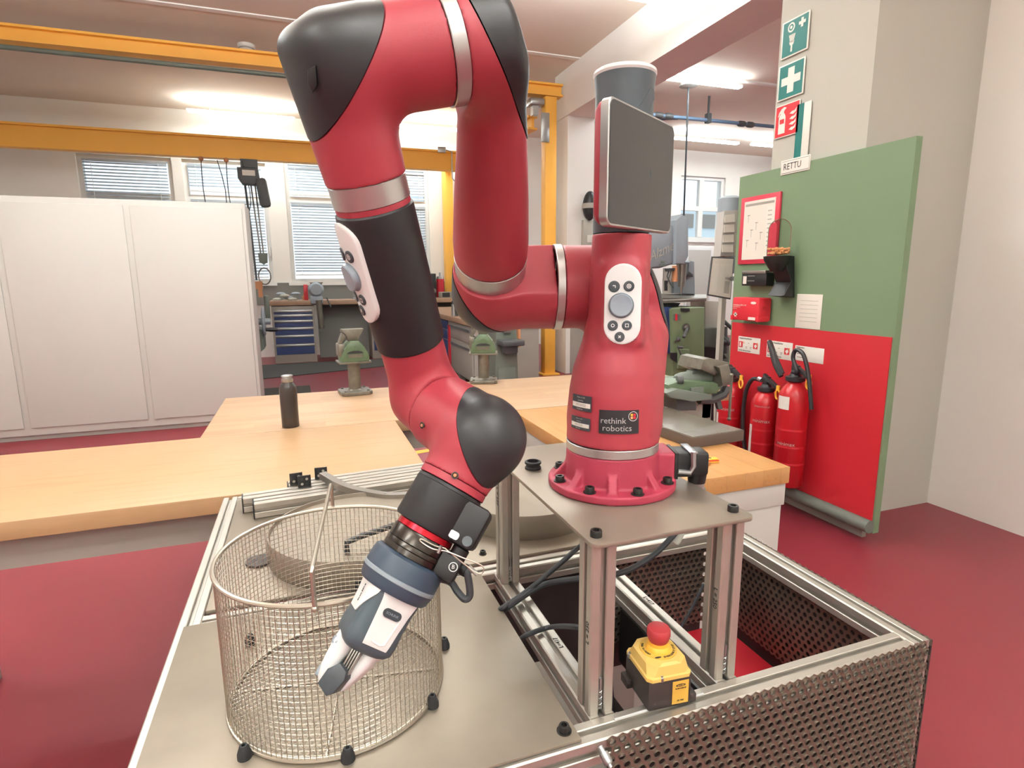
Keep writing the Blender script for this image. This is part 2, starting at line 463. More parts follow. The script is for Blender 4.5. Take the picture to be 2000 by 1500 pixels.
# window furniture: handle on the left casement, cylinder lock
b = MB(); b.box((-.845, BY+.03, 1.02), (-.82, BY+.06, 1.2), bev=.005); b.build('window_handle', M['window_white'], bpy.data.objects['window_2'])
# building seen through the far window
t = thing('outside_building', 'pale building with window bands seen through the far window', 'building', (12, 26, FZ))
b = MB(); b.box((4, 26, FZ), (28, 32, 4.3)); b.build('facade', M['outside'], t, 0)
for k in range(4):
    b = MB(); b.box((18.2+k*1.7, 25.9, 3.2), (19.4+k*1.7, 26.02, 3.9)); b.build('window', M['cabinet_grey'], t, 0)
tag(wall('ground_outside', [((-30, BY+.3, FZ-.6), (40, 60, FZ-.5))], 'outside'), kind='structure')
# floor: mats and yellow marking
fl = bpy.data.objects['floor']
def fquad(name, pts, m, parent=None, h=.004):
    b = MB(); b.prism([(x, y, FZ) for x, y in pts], (0, 0, h)); return b.build(name, M[m], parent, 0)
fquad('floor_marking', [(-1.6, 3.44), (1.25, 4.06), (1.25, 4.14), (-1.6, 3.52)], 'yellow_line', fl, .0015)
fquad('floor_marking', [(3.44, 3.9), (3.52, 3.9), (3.98, 6.4), (3.90, 6.4)], 'yellow_line', fl, .0015)
def fmat(pts, label):
    o = fquad('floor_mat', pts, 'mat_black', None, .012); tag(o, label, 'mat', 'black anti fatigue floor mats')
fmat([(-1.2, 8.2), (.95, 8.9), (.95, 9.75), (-1.2, 9.75)], 'long black floor mat in front of the blue drawers')
fmat([(-1.6, 6.0), (-.30, 6.3), (-.32, 7.45), (-1.6, 7.4)], 'black floor mat beside the white locker behind the bottle')
fmat([(1.02, 6.0), (1.52, 6.0), (1.52, 9.6), (1.02, 9.6)], 'narrow black floor mat along the grey drawer cabinets')
# smoke detector
t = thing('smoke_detector', 'round white smoke detector on the ceiling, upper left', 'detector', (-.77, 7.64, CZ))
b = MB(); b.lathe([(0, .10), (.35, .10), (.5, .085), (1, .055), (1, 0)], (-.77, 7.64, CZ), (-.77, 7.64, CZ-.09), 24); b.build('body', M['white_paint'], t)
b = MB(); b.lathe([(0, .09), (1, .088)], (-.77, 7.64, CZ-.042), (-.77, 7.64, CZ-.052), 24); b.build('vent_ring', M['cabinet_grey'], t)
b = MB(); b.lathe([(0, .02), (.5, .05), (1, .025)], (2.37, 6.68, CZ), (2.37, 6.68, CZ-.07), 20)
tag(b.build('ceiling_spotlight', M['white_paint'], None), 'small white ceiling fitting beside the upper arm elbow', 'ceiling fitting')
# pipes under the ceiling
b = MB(); b.cyl((-4.9, 7.0, 2.90), (2.4, 7.0, 2.90), .025, seg=12)
tag(b.build('ceiling_pipe', M['grey_green'], None), 'thin grey pipe below the yellow beam at upper left', 'pipe')
t = thing('compressed_air_pipe', 'blue compressed air pipe with couplings, right of the screen', 'pipe', (5.5, 7.5, 3.04))
b = MB(); b.cyl((3.72, 7.5, 3.035), (11.9, 7.5, 3.065), .028, seg=12); b.build('pipe', M['pipe_blue'], t)
b = MB(); b.cyl((3.72, 7.6, 2.86), (5.4, 7.6, 3.05), .016, seg=8); b.build('branch_pipe', M['pipe_blue'], t)
for x in (4.98, 5.16, 6.55, 6.72):
    b = MB(); b.lathe([(0, .034), (.2, .046), (.8, .046), (1, .034)], (x-.07, 7.5, 3.04), (x+.07, 7.5, 3.041), 14); b.build('coupling', M['machine_dark'], t)
b = MB(); b.box((5.86, 7.46, 3.0), (5.93, 7.54, 3.14)); b.box((5.88, 7.49, 3.14), (5.91, 7.51, CZ)); b.build('clip', M['machine_dark'], t)
t = thing('power_drop', 'thin vertical cable drop with ceiling rose right of the screen', 'cable', (5.14, 7.0, CZ))
b = MB(); b.lathe([(0, .13), (.6, .13), (1, .02)], (5.14, 7.0, CZ-.05), (5.14, 7.0, CZ-.09), 20); b.build('ceiling_rose', M['column_grey'], t)
b = MB(); b.cyl((5.14, 7.0, CZ), (5.16, 7.0, 1.35), .013, seg=8); b.build('conduit', M['cable'], t)
# ================================================================ machine cart of aluminium profiles
cart = thing('machine_cart', 'aluminium profile cart with steel deck plates carrying the red robot', 'cart', (0, .5, FZ))
H = .01875; CXL, CXR, CYB = -.572, .606, 1.075
def rail(name, p0, p1, side): return tslot(p0, p1, side).build(name, M['aluminium'], cart, 25)
rail('rail', (CXL, -.0225, -H), (CXR-.0375, -.0225, -H), (0, 1, 0))
rail('rail', (H, -.004, -H), (H, .4195, -H), (1, 0, 0))
rail('rail', (.2275, -.004, -H), (.2275, .4195, -H), (1, 0, 0))
rail('rail', (CXL+.0375, .4385, -H), (CXR-.0375, .4385, -H), (0, 1, 0))
rail('rail', (CXR-H, -.041, -H), (CXR-H, .4572, -H), (1, 0, 0))
CXB = .522
rail('rail', (CXB-H, .4575, -H), (CXB-H, CYB, -H), (1, 0, 0))
rail('rail', (CXL+H-.0, -.003, -H), (CXL+H, CYB, -H), (1, 0, 0))
rail('rail', (CXL+.0375, CYB-H, -H), (CXB-.0375, CYB-H, -H), (0, 1, 0))
for zz in (-.62,):
    rail('rail', (CXL, -.0225, zz), (CXR-.0375, -.0225, zz), (0, 1, 0)); rail('rail', (CXL, CYB-H, zz), (CXB-.0375, CYB-H, zz), (0, 1, 0))
for x, y in ((CXL+H, -.0225), (CXR-H, -.0225), (CXL+H, CYB-H), (CXB-H, CYB-H)):
    rail('leg', (x, y, FZ+.03), (x, y, -.0376), (1, 0, 0))
    b = MB(); b.lathe([(0, .03), (.4, .03), (.5, .012), (1, .012)], (x, y, FZ), (x, y, FZ+.035), 16); b.build('foot', M['rubber'], cart)
posts = ((H, H), (.2275, H), (H, .3877))
for x, y in posts+((.2275, .3877),): rail('post', (x, y, .0003), (x, y, .2498), (1, 0, 0))
# connector springs in the post slots
for x, y in posts:
    b = MB()
    b.tube([V((x+.0022*math.cos(a*.9), y-H+.0035+.0012*math.sin(a*.9), .004+.0011*a/1.6)) for a in range(50)], .0007, 5)
    b.cyl((x, y-H+.0035, .037), (x, y-H+.0035, .052), .0024, seg=8); b.build('connector_bolt', M['galvanised'], cart)
# deck plates
b = MB(); b.box((CXL+.012, -.036, .0006), (-.0285, .424, .0048), bev=.0016); deck = b.build('deck_plate', M['deck_steel'], cart)
b = MB(); b.box((CXL+.04, .464, -.004), (CXB-.04, 1.035, .0045), bev=.0016); deck2 = b.build('deck_plate', M['deck_steel'], cart)
b = MB(); b.prism([(x+.1245, y+.2085, .2503) for x, y in rrect(.258, .440, .012)], (0, 0, .0062), .0008); plate = b.build('mounting_plate', M['plate_steel'], cart)
PT = .2565
def bolt(x, y, z, parent, s=1.0, washer=False, dirv=(0, 0, 1), name='bolt'):
    d = V(dirv); p = V((x, y, z)); b = MB()
    if washer: b.cyl(p, p+d*.0012, .0105*s, seg=20)
    q = p+d*(.0012 if washer else 0)
    b.lathe([(0, .0076*s), (.0072*s, .0076*s), (.0085*s, .0068*s), (.0085*s, .0042*s), (.0035*s, .0038*s), (.0035*s, 0)], q, q+d, 18, rel=False)
    return b.build(name, M['bolt_black'], parent, 40)
for x, y in ((.012, .012), (.236, .016)): bolt(x, y, PT, plate, 1.05)
bolt(-.0445, -.0158, .0048, deck, .95, True)
q = at_z(943, 1082, .0045); bolt(q.x, q.y, .0045, deck2, .8, True)
q = at_z(1352, 915, PT); bolt(.236, .40, PT, plate, 1.05)
# hand written length marks on profiles
zq = at_x(1378, 1133, .2087).z; text('L = 250', .0105, (.20845, .010, zq), (0, 0, -1), (0, -1, 0), M['ink'], cart, 'pencil_mark')
zq = at_x(1146, 1256, 0).z; text('L = 250', .0105, (-.0003, .008, zq), (0, 0, 1), (0, 1, 0), M['ink'], cart, 'pencil_mark')
zq = at_x(975, 955, 0).z; text('L = 250', .012, (-.0003, .392, zq), (0, 0, -1), (0, -1, 0), M['ink'], cart, 'pencil_mark')
text('L=417', .011, (.2365, .235, .0004), (0, -1, 0), (1, 0, 0), M['ink'], cart, 'pencil_mark')
text('L=417', .011, (.028, .15, .0004), (0, 1, 0), (-1, 0, 0), M['ink'], cart, 'pencil_mark')
# strip of cover profile and cable duct seen in the gap
b = MB(); b.box((.0900, -.0188, .0001), (.0300, -.0162, .0016)); b.box((.158, -.0190, .0001), (.175, -.0166, .0016)); b.build('slot_cover', M['white_plastic'], cart, 0)
# rubber buffers around the basket
for px, py in ((478, 1479), (680, 1484), (845, 1379), (868, 1265), (489, 1258), (700, 1150)):
    q = at_z(px, py, .0048)
    b = MB(); b.lathe([(0, .0086), (.006, .0086), (.016, .0054), (.0175, .0045), (.0175, .0024), (.011, .0022), (.011, 0)], (q.x, q.y, .0048), (q.x, q.y, 1), 20, rel=False)
    b.build('rubber_buffer', M['rubber'], cart)
# perforated steel skirts: every hole is real
def perf(p0, ux, uz, W, Hh, pitch=.0156, r=.0050, th=.0022, name='perforated_panel'):
    p0 = V(p0); ux = V(ux); uz = V(uz); n = ux.cross(uz).normalized()*th
    bm = bmesh.new(); rowh = pitch*.866
    nx = int(W/pitch); nz = int(Hh/rowh); S = 12
    co = []; fa = []
    for j in range(nz):
        for i in range(nx):
            cx = (i+.5+(.25 if j % 2 else -.25))*pitch; cz = -(j+.5)*rowh
            k0 = len(co)
            hexo = []
            for k in range(S):
                a = 2*math.pi*k/S
                ca, sa = math.cos(a), math.sin(a)
                # outer boundary: hexagonal cell shared with the six neighbours
                m6 = max(abs(math.cos(a-R(60*q))) for q in range(6)); ro = pitch/2/m6
                hexo.append((cx+ro*ca, cz+ro*sa))
            for (x, z) in hexo: co.append(p0+ux*x+uz*z)
            for k in range(S):
                a = 2*math.pi*k/S; co.append(p0+ux*(cx+r*math.cos(a))+uz*(cz+r*math.sin(a)))
            for k in range(S):
                a = 2*math.pi*k/S; co.append(p0+ux*(cx+r*math.cos(a))+uz*(cz+r*math.sin(a))+n)
            for k in range(S):
                l = (k+1) % S
                fa.append((k0+k, k0+l, k0+S+l, k0+S+k)); fa.append((k0+S+k, k0+S+l, k0+2*S+l, k0+2*S+k))
    bm.free()
    me = bpy.data.meshes.new(name); me.from_pydata([tuple(c) for c in co], [], fa); me.materials.append(M['perf_steel'])
    o = bpy.data.objects.new(name, me); link(o, cart); return o
perf((-.022+.03, -.0425, .0005), (1, 0, 0), (0, 0, 1), .598, .36)
perf((CXR+.001, -.04, .0005), (0, 1, 0), (0, 0, 1), .50, .25)
perf((.25, .4575, -.038), (1, 0, 0), (0, 0, 1), .32, .22)
# thumb screw on the front rail
q = at_y(1172, 1458, -.045)
b = MB(); b.lathe([(0, .004), (.008, .004), (.008, .0062), (.020, .0062), (.022, .005), (.022, .003), (.026, .003), (.026, 0)], q, q+V((.15, -.72, -.45)), 18, rel=False); b.build('panel_screw', M['galvanised'], cart)
# inside of the cart
b = MB(); b.box((.31, .0, -.30), (.40, .45, -.16), bev=.01); b.box((.33, .0, -.16), (.345, .45, -.15)); b.box((.365, .0, -.16), (.38, .45, -.15)); b.build('cable_duct', M['black_plastic'], cart)
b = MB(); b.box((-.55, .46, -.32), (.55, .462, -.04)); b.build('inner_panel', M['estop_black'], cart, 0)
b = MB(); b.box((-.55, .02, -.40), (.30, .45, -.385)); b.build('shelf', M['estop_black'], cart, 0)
b = MB(); b.box((CXR+.006, -.04, -.30), (CXR+.009, .45, -.004)); b.box((.01, -.037, -.37), (.57, -.034, -.040)); b.build('added_dark_backing', M['estop_black'], cart, 0)  # dark sheets added in place of the shade behind the perforated holes
b = MB(); b.box((.41, -.03, -.275), (.604, .45, -.268)); b.build('red_floor_tray', M['red_plastic'], cart, 0)
# documents lying in the cart
for k, (x0, y0, x1, y1, c, lb) in enumerate(((-.06, -.02, .085, .235, 'paper', 'white printed sheet inside the cart below the front deck edge'), (.055, .02, .20, .17, 'sign_white', 'white red edged folder inside the cart left of the emergency stop'), (.10, .19, .2, .26, 'cabinet_grey', 'grey pamphlet in the cart behind the front post'))):
    z = (-.085, -.23, -.26)[k]
    t = thing('document', lb, 'document', ((x0+x1)/2, (y0+y1)/2, z))
    b = MB(); b.box((x0, y0, z), (x1, y1, z+.004)); b.build('sheet', M[c], t, 0)
    b = MB(); b.box((x1-.012, y0, z+.004), (x1, y1, z+.006)); b.build('edge_strip', M['red_plastic' if k == 1 else 'column_grey'], t, 0)
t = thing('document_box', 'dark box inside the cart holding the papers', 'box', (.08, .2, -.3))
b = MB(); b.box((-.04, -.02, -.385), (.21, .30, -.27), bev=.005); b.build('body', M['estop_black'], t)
# cables under the robot
def cable(pts, r, label, name='cable'):
    b = MB(); b.tube(bez(pts, 10), r, 10); return tag(b.build(name, M['cable'], None), label, 'cable')
cable([at_z(970, 1195, -.02), at_z(985, 1185, .012), at_z(1035, 1150, .016), at_y(1095, 1100, .30), at_y(1140, 1062, .30), at_y(1200, 1030, .33)], .0048, 'upper black cable rising from the deck gap behind the front post')
cable([at_z(975, 1200, -.02), at_z(1000, 1180, .014), at_z(1060, 1143, .016), at_y(1130, 1130, .25), at_y(1215, 1118, .24), at_y(1275, 1085, .24), at_y(1320, 1040, .24), at_y(1340, 1010, .25), V((.27, .30, .22))], .0055, 'thick black cable looping behind the front post up to the mounting plate')
cable([at_z(1012, 1252, -.02), at_z(1030, 1240, .008), at_z(1075, 1225, .010), at_y(1130, 1225, .10), at_y(1180, 1240, .12), V((.13, .14, -.24))], .0042, 'thin black cable crossing the left cross rail')
cable([at_y(1375, 1140, .30), at_y(1350, 1190, .30), at_y(1330, 1225, .30)], .003, 'thin black cable hanging in front of the perforated sheet')
q = at_y(1326, 1048, .24)
b = MB(); b.cyl(q+V((-.008, 0, -.012)), q+V((.010, 0, .016)), .0075, seg=14); tag(b.build('cable_label', M['column_grey'], None), 'grey label sleeve wrapped on the cable under the plate', 'label')
# cable grommet on the mounting plate
q = at_z(1041, 915, PT)
b = MB(); b.lathe([(0, .0145), (.003, .0145), (.005, .0125), (.008, .0125), (.010, .0148), (.013, .0148), (.0142, .0125), (.0142, .0105), (.002, .0100), (.002, 0)], (q.x, q.y, PT), (q.x, q.y, 1), 28, rel=False)
tag(b.build('cable_grommet', M['rubber'], None), 'black rubber cable grommet on the steel plate left of the robot base', 'grommet')
# ================================================================ emergency stop
es = thing('emergency_stop', 'yellow and black emergency stop box with red mushroom button on the front rail', 'switch', (.112, .012, .0))
ea = R(-5); ex = V((math.cos(ea), math.sin(ea), 0)); ey = V((-math.sin(ea), math.cos(ea), 0)); eo = V((.0795, -.0215, .0006)); ez = V((0, 0, 1))
def E(x, y, z): return eo+ex*x+ey*y+ez*z
EW, ED = .066, .072
b = MB(); b.obox(E(EW/2, ED/2, .022), ex, ey, ez, (EW, ED, .044), .003); b.obox(E(EW+.004, .012, .007), ex, ey, ez, (.012, .022, .014), .002); b.obox(E(-.003, ED-.012, .007), ex, ey, ez, (.010, .022, .014), .002); b.build('box', M['estop_black'], es)
def oct_(i, z, c=.012): return [E(i+c, i, z), E(EW-i-c, i, z), E(EW-i, i+c, z), E(EW-i, ED-i-c, z), E(EW-i-c, ED-i, z), E(i+c, ED-i, z), E(i, ED-i-c, z), E(i, i+c, z)]
b = MB(); b.loft([oct_(-.001, .044, .006), oct_(-.001, .049, .006), oct_(.001, .0505, .008), oct_(.003, .064, .013), oct_(.006, .067, .016)]); b.build('lid', M['estop_yellow'], es, 30)
for x, y in ((.020, .003), (EW-.005, .010), (.002, ED-.012), (EW-.01, ED-.004)):
    b = MB(); b.lathe([(0, .0045), (.006, .0045), (.007, .003)], E(x, y, .043), E(x, y, 1), 12, rel=False); b.lathe([(0, .003), (.0015, .0028), (.002, 0)], E(x, y, .050), E(x, y, 1), 12, rel=False); b.build('lid_screw', M['galvanised'], es)
cx, cy = EW*.5, ED*.52
b = MB(); b.lathe([(0, .026), (.0012, .026), (.0014, .0255), (.0014, 0)], E(cx, cy, .0668), E(cx, cy, 1), 36, rel=False); b.build('legend_ring', M['estop_label'], es)
b = MB(); b.lathe([(0, .018), (.004, .017), (.007, .0145), (.012, .0145)], E(cx, cy, .068), E(cx, cy, 1), 28, rel=False); b.build('collar', M['tape_yellow'], es)
b = MB(); b.lathe([(0, .0125), (.004, .0145), (.012, .0168), (.019, .0165), (.022, .0150), (.0235, .011), (.024, 0)], E(cx, cy, .078), E(cx, cy, 1), 36, rel=False); b.build('mushroom_button', M['estop_red'], es)
def ring_text(s, rad, a0, size, parent, flip=1):
    def wp(c):
        a = a0+flip*c.x/rad; rr = rad+(-flip)*(-c.y)*1.0
        rr = rad-flip*c.y if flip > 0 else rad+c.y
        return E(cx+rr*math.cos(a), cy+rr*math.sin(a), .0686+c.z)
    return text(s, size, (0, 0, 0), (1, 0, 0), (0, 1, 0), M['ink'], parent, 'legend', warp=wp)
ring_text('EMERGENCY STOP', .0222, R(262), .0046, es)
ring_text('PULL TO RESET', .0222, R(140), .0042, es)
b = MB(); b.prism([E(cx-.011+x*1.0, cy-.0205+y, .0683) for x, y in [(.005*math.cos(a*.4), .0017*math.sin(a*.4)) for a in range(16)]], (0, 0, .0003)); b.build('maker_oval', M['ink'], es, 0)
b = MB(); b.prism([E(.036, -.0006, .005), E(.061, -.0006, .005), E(.061, -.0006, .040), E(.036, -.0006, .040)], -ey*.0004); lb = b.build('rating_label', M['estop_label'], es, 0)
b = MB(); b.prism([E(.0485+.0075*math.cos(a*.3), -.0012, .0335+.0020*math.sin(a*.3)) for a in range(21)], -ey*.0002); b.build('label_oval', M['ink'], lb, 0)
text('BANNER', .0026, E(.0485, -.0015, .0335), ex, ez, M['estop_label'], lb, 'maker_name', 'CENTER')
text('SSA-EB1P-02ED1Q8', .0020, E(.0485, -.0014, .0288), ex, ez, M['ink'], lb, 'type_code', 'CENTER')
text('CE  IP65', .0030, E(.0485, -.0014, .0100), ex, ez, M['ink'], lb, 'approval_marks', 'CENTER')
# ================================================================ wire basket
bk = thing('wire_basket', 'round stainless wire mesh basket with a folding handle on the steel deck', 'basket', (-.315, .188, .0048))
BC = V((-.315, .188, 0)); BR, B0, B1 = .1505, .0075, .2165
def ringpts(r, z, n=72): return [BC+V((r*math.cos(2*math.pi*k/n), r*math.sin(2*math.pi*k/n), z)) for k in range(n)]
b = MB(); b.tube(ringpts(BR, B1), .0030, 8, True); b.build('rim', M['wire_steel'], bk)
b = MB(); b.tube(ringpts(BR, B0+.0005), .0022, 8, True); b.tube(ringpts(BR-.004, B0+.001), .0014, 6, True); b.build('base_ring', M['wire_steel'], bk)
b = MB(); NW = 130
for k in range(NW):
    a = 2*math.pi*(k+.5)/NW; c, s_ = math.cos(a), math.sin(a)
    b.cyl(BC+V((c*BR, s_*BR, B0)), BC+V((c*BR, s_*BR, B1)), .00050, seg=4, caps=False)
for j in range(1, 28): b.tube(ringpts(BR-.001, B0+(B1-B0)*j/28, 64), .00050, 4, True)
tag(b.build('side_mesh', M['wire_steel'], bk, 60), kind='stuff')
b = MB(); n = 37; ang = R(24)
for d_ in (0, 1):
    u = V((math.cos(ang+d_*math.pi/2), math.sin(ang+d_*math.pi/2), 0)); v = V((-u.y, u.x, 0))
    for k in range(-18, 19):
        o_ = k*.0081; hl = math.sqrt(max(BR**2-o_**2, 0))
        b.cyl(BC+v*o_-u*hl+V((0, 0, B0+.001*d_)), BC+v*o_+u*hl+V((0, 0, B0+.001*d_)), .00050, seg=4, caps=False)
tag(b.build('bottom_mesh', M['wire_steel'], bk, 60), kind='stuff')
b = MB()
for d_ in (0, 1):
    u = V((math.cos(R(80)+d_*math.pi/2), math.sin(R(80)+d_*math.pi/2), 0)); b.cyl(BC-u*BR+V((0, 0, B0-.0012)), BC+u*BR+V((0, 0, B0-.0012)), .0014, seg=6)
b.build('bottom_brace', M['wire_steel'], bk)
hf = at_z(615, 1189, B1); hb = at_z(650, 990, B1)
b = MB(); b.tube([hf, hf+V((0, .001, .046)), hf+V((0, .004, .049)), hb+V((-.001, -.006, .041)), hb+V((0, -.002, .037)), hb], .0029, 10)
b.sphere(hf, .0044); b.sphere(hb, .0042); b.build('handle', M['wire_steel'], bk)
# ================================================================ things on the rear deck
def drum(cx, cy, r, label, hose):
    t = thing('feeder_bowl', label, 'bowl', (cx, cy, .0048), 'round steel bowls on the rear deck')
    b = MB(); b.lathe([(0, r-.002), (.004, r), (.056, r), (.058, r-.0012), (.058, r-.004), (.050, r-.006), (.050, 0)], (cx, cy, .0048), (cx, cy, 1), 72, rel=False); b.build('bowl', M['deck_steel'], t)
    b = MB(); b.lathe([(0, .028), (.004, .028), (.004, 0)], V((cx-r*.93-.03, cy+.0, .0052)), V((cx-r*.93-.03, cy, 1)), 20, rel=False); b.build('foot_plate', M['estop_black'], t)
    if hose:
        b = MB(); b.tube([(cx+.0-.03, cy-.13, .057), (cx-.03, cy-.13, .078), (cx+.0, cy-.12, .082), (cx+.14, cy-.06, .082), (cx+.16, cy-.05, .060)], .006, 10); b.build('grip', M['cable'], t)
    return t
drum(-.25, .63, .185, 'left round steel bowl with black grip seen through the basket', True)
drum(.17, .70, .185, 'right round steel bowl on the rear deck behind the rear post', False)
# loose aluminium profiles lying on the deck
def loose(p0, p1, label, h=.02):
    p0 = V(p0); p1 = V(p1); t = thing('aluminium_profile', label, 'profile', (p0+p1)/2-V((0, 0, h)), 'loose aluminium profiles on the rear deck')
    d = (p1-p0).normalized(); sd = V((-d.y, d.x, 0))
    tslot(p0, p1, sd, h).build('extrusion', M['aluminium'], t, 25)
    b = MB(); b.obox(p0-d*.002, d, sd, (0, 0, 1), (.003, 2*h, 2*h), .001); b.build('end_cap', M['rubber'], t)
    return t
loose((-.479, .895, .0246), (.30, .962, .0246), 'front loose aluminium profile with dark end cap behind the basket')
loose((-.508, .945, .0246), (.30, 1.010, .0246), 'middle loose aluminium profile carrying the black brackets')
loose((-.40, 1.005, .0246), (.30, 1.055, .0246), 'rear loose aluminium profile next to the wooden table')
def bracket(px, py, Y, label, ang):
    q = at_y(px, py, Y); z0 = .0450
    t = thing('mounting_bracket', label, 'bracket', (q.x, Y, z0), 'small black four hole brackets')
    u = V((math.cos(ang), math.sin(ang), 0)); v = V((-u.y, u.x, 0)); s = .0165
    b = MB(); b.obox(V((q.x, Y, z0+s)), u, v, (0, 0, 1), (2*s, .004, 2*s), .0012)
    b.obox(V((q.x, Y, z0+.002))+v*.010, u, v, (0, 0, 1), (2*s, .028, .004), .0012); b.prism([V((q.x, Y, z0))+u*s+v*.002, V((q.x, Y, z0))+u*s+v*.022, V((q.x, Y, z0+2*s))+u*s+v*.002], -u*.003)
    b.build('angle', M['black_plastic'], t)
    for i in (-1, 1):
        for j in (-1, 1):
            c = V((q.x, Y, z0+s))+u*(i*.0062)+V((0, 0, j*.0065))
            b = MB(); b.lathe([(0, .0036), (.0006, .0036), (.0006, .0028), (-.0006, .0028)], c-v*.0020, c-v*1.0, 14, rel=False, caps=False); b.lathe([(0, .0028), (1, 0)], c-v*.0021, c-v*.00211, 14); b.build('bolt_hole', M['aluminium' if (i+j) else 'cap_black'], t)
    return t
bracket(580, 955, .985, 'rear left black four hole bracket on the loose profiles', R(5))
bracket(597, 972, .955, 'front black four hole bracket on the loose profiles', R(2))
bracket(628, 942, 1.01, 'black bracket under the end of the curved steel bar', R(-4))
t = thing('curved_bar', 'curved grey steel bar with screw heads lying over the loose profiles', 'bar', (-.15, .93, .05))
cp = bez([at_z(630, 925, .072), at_z(665, 945, .068), at_z(705, 958, .062), at_z(770, 967, .060), at_z(840, 958, .060), at_z(900, 940, .060)], 8)
b = MB(); secs = []
for i, p in enumerate(cp):
    d = (cp[min(i+1, len(cp)-1)]-cp[max(i-1, 0)]).normalized(); sd = V((-d.y, d.x, 0)).normalized()
    secs.append([p+sd*.010+V((0, 0, .004)), p-sd*.010+V((0, 0, .004)), p-sd*.010-V((0, 0, .014)), p+sd*.010-V((0, 0, .014))])
b.loft(secs); b.build('bar', M['steel'], t, 30)
for k in (2, 9, 22):
    b = MB(); b.lathe([(0, .0035), (.002, .003), (.0025, 0)], cp[k]+V((0, 0, .0035)), cp[k]+V((0, 0, 1)), 10, rel=False); b.build('screw', M['galvanised'], t)
# ================================================================ implicit surfaces -> meshes (surface nets)
class Grid:
    def __init__(s, lo, hi, h=.0022):
        s.h = h; s.lo = np.array(lo, np.float32); n = np.ceil((np.array(hi)-np.array(lo))/h).astype(int)+1
        ax = [s.lo[i]+h*np.arange(n[i], dtype=np.float32) for i in range(3)]
        s.X, s.Y, s.Z = np.meshgrid(*ax, indexing='ij')
    def seg(s, a, b):
        a = np.array(a, np.float32); b = np.array(b, np.float32); d = b-a; L = float(np.linalg.norm(d)); d = d/L
        x, y, z = s.X-a[0], s.Y-a[1], s.Z-a[2]
        t = x*d[0]+y*d[1]+z*d[2]
        rad = np.sqrt(np.maximum(x*x+y*y+z*z-t*t, 0))
        return t, rad, L
    def cyl(s, a, b, ra, rb=None, rnd=.003, prof=None):
        t, rad, L = s.seg(a, b)
        if prof: r = np.interp(t/L, [p[0] for p in prof], [p[1] for p in prof]).astype(np.float32)
        else: r = ra+((rb if rb is not None else ra)-ra)*np.clip(t/L, 0, 1)
        q1 = rad-r+rnd; q2 = np.maximum(-t, t-L)+rnd
        return np.sqrt(np.maximum(q1, 0)**2+np.maximum(q2, 0)**2)+np.minimum(np.maximum(q1, q2), 0)-rnd
    def sph(s, c, r, sc=(1, 1, 1)):
        return (np.sqrt(((s.X-c[0])/sc[0])**2+((s.Y-c[1])/sc[1])**2+((s.Z-c[2])/sc[2])**2)-r)
    def plane(s, c, n):
        n = np.array(n, float); n /= np.linalg.norm(n)
        return (s.X-c[0])*n[0]+(s.Y-c[1])*n[1]+(s.Z-c[2])*n[2]
    def box(s, c, ax, ay, az, size, rnd):
        x, y, z = s.X-c[0], s.Y-c[1], s.Z-c[2]; q = []
        for A, d in ((ax, size[0]), (ay, size[1]), (az, size[2])): q.append(np.abs(x*A[0]+y*A[1]+z*A[2])-d/2+rnd)
        return np.sqrt(sum(np.maximum(v, 0)**2 for v in q))+np.minimum(np.maximum(np.maximum(q[0], q[1]), q[2]), 0)-rnd
def smin(a, b, k):
    h = np.clip(.5+.5*(b-a)/k, 0, 1); return b+(a-b)*h-k*h*(1-h)
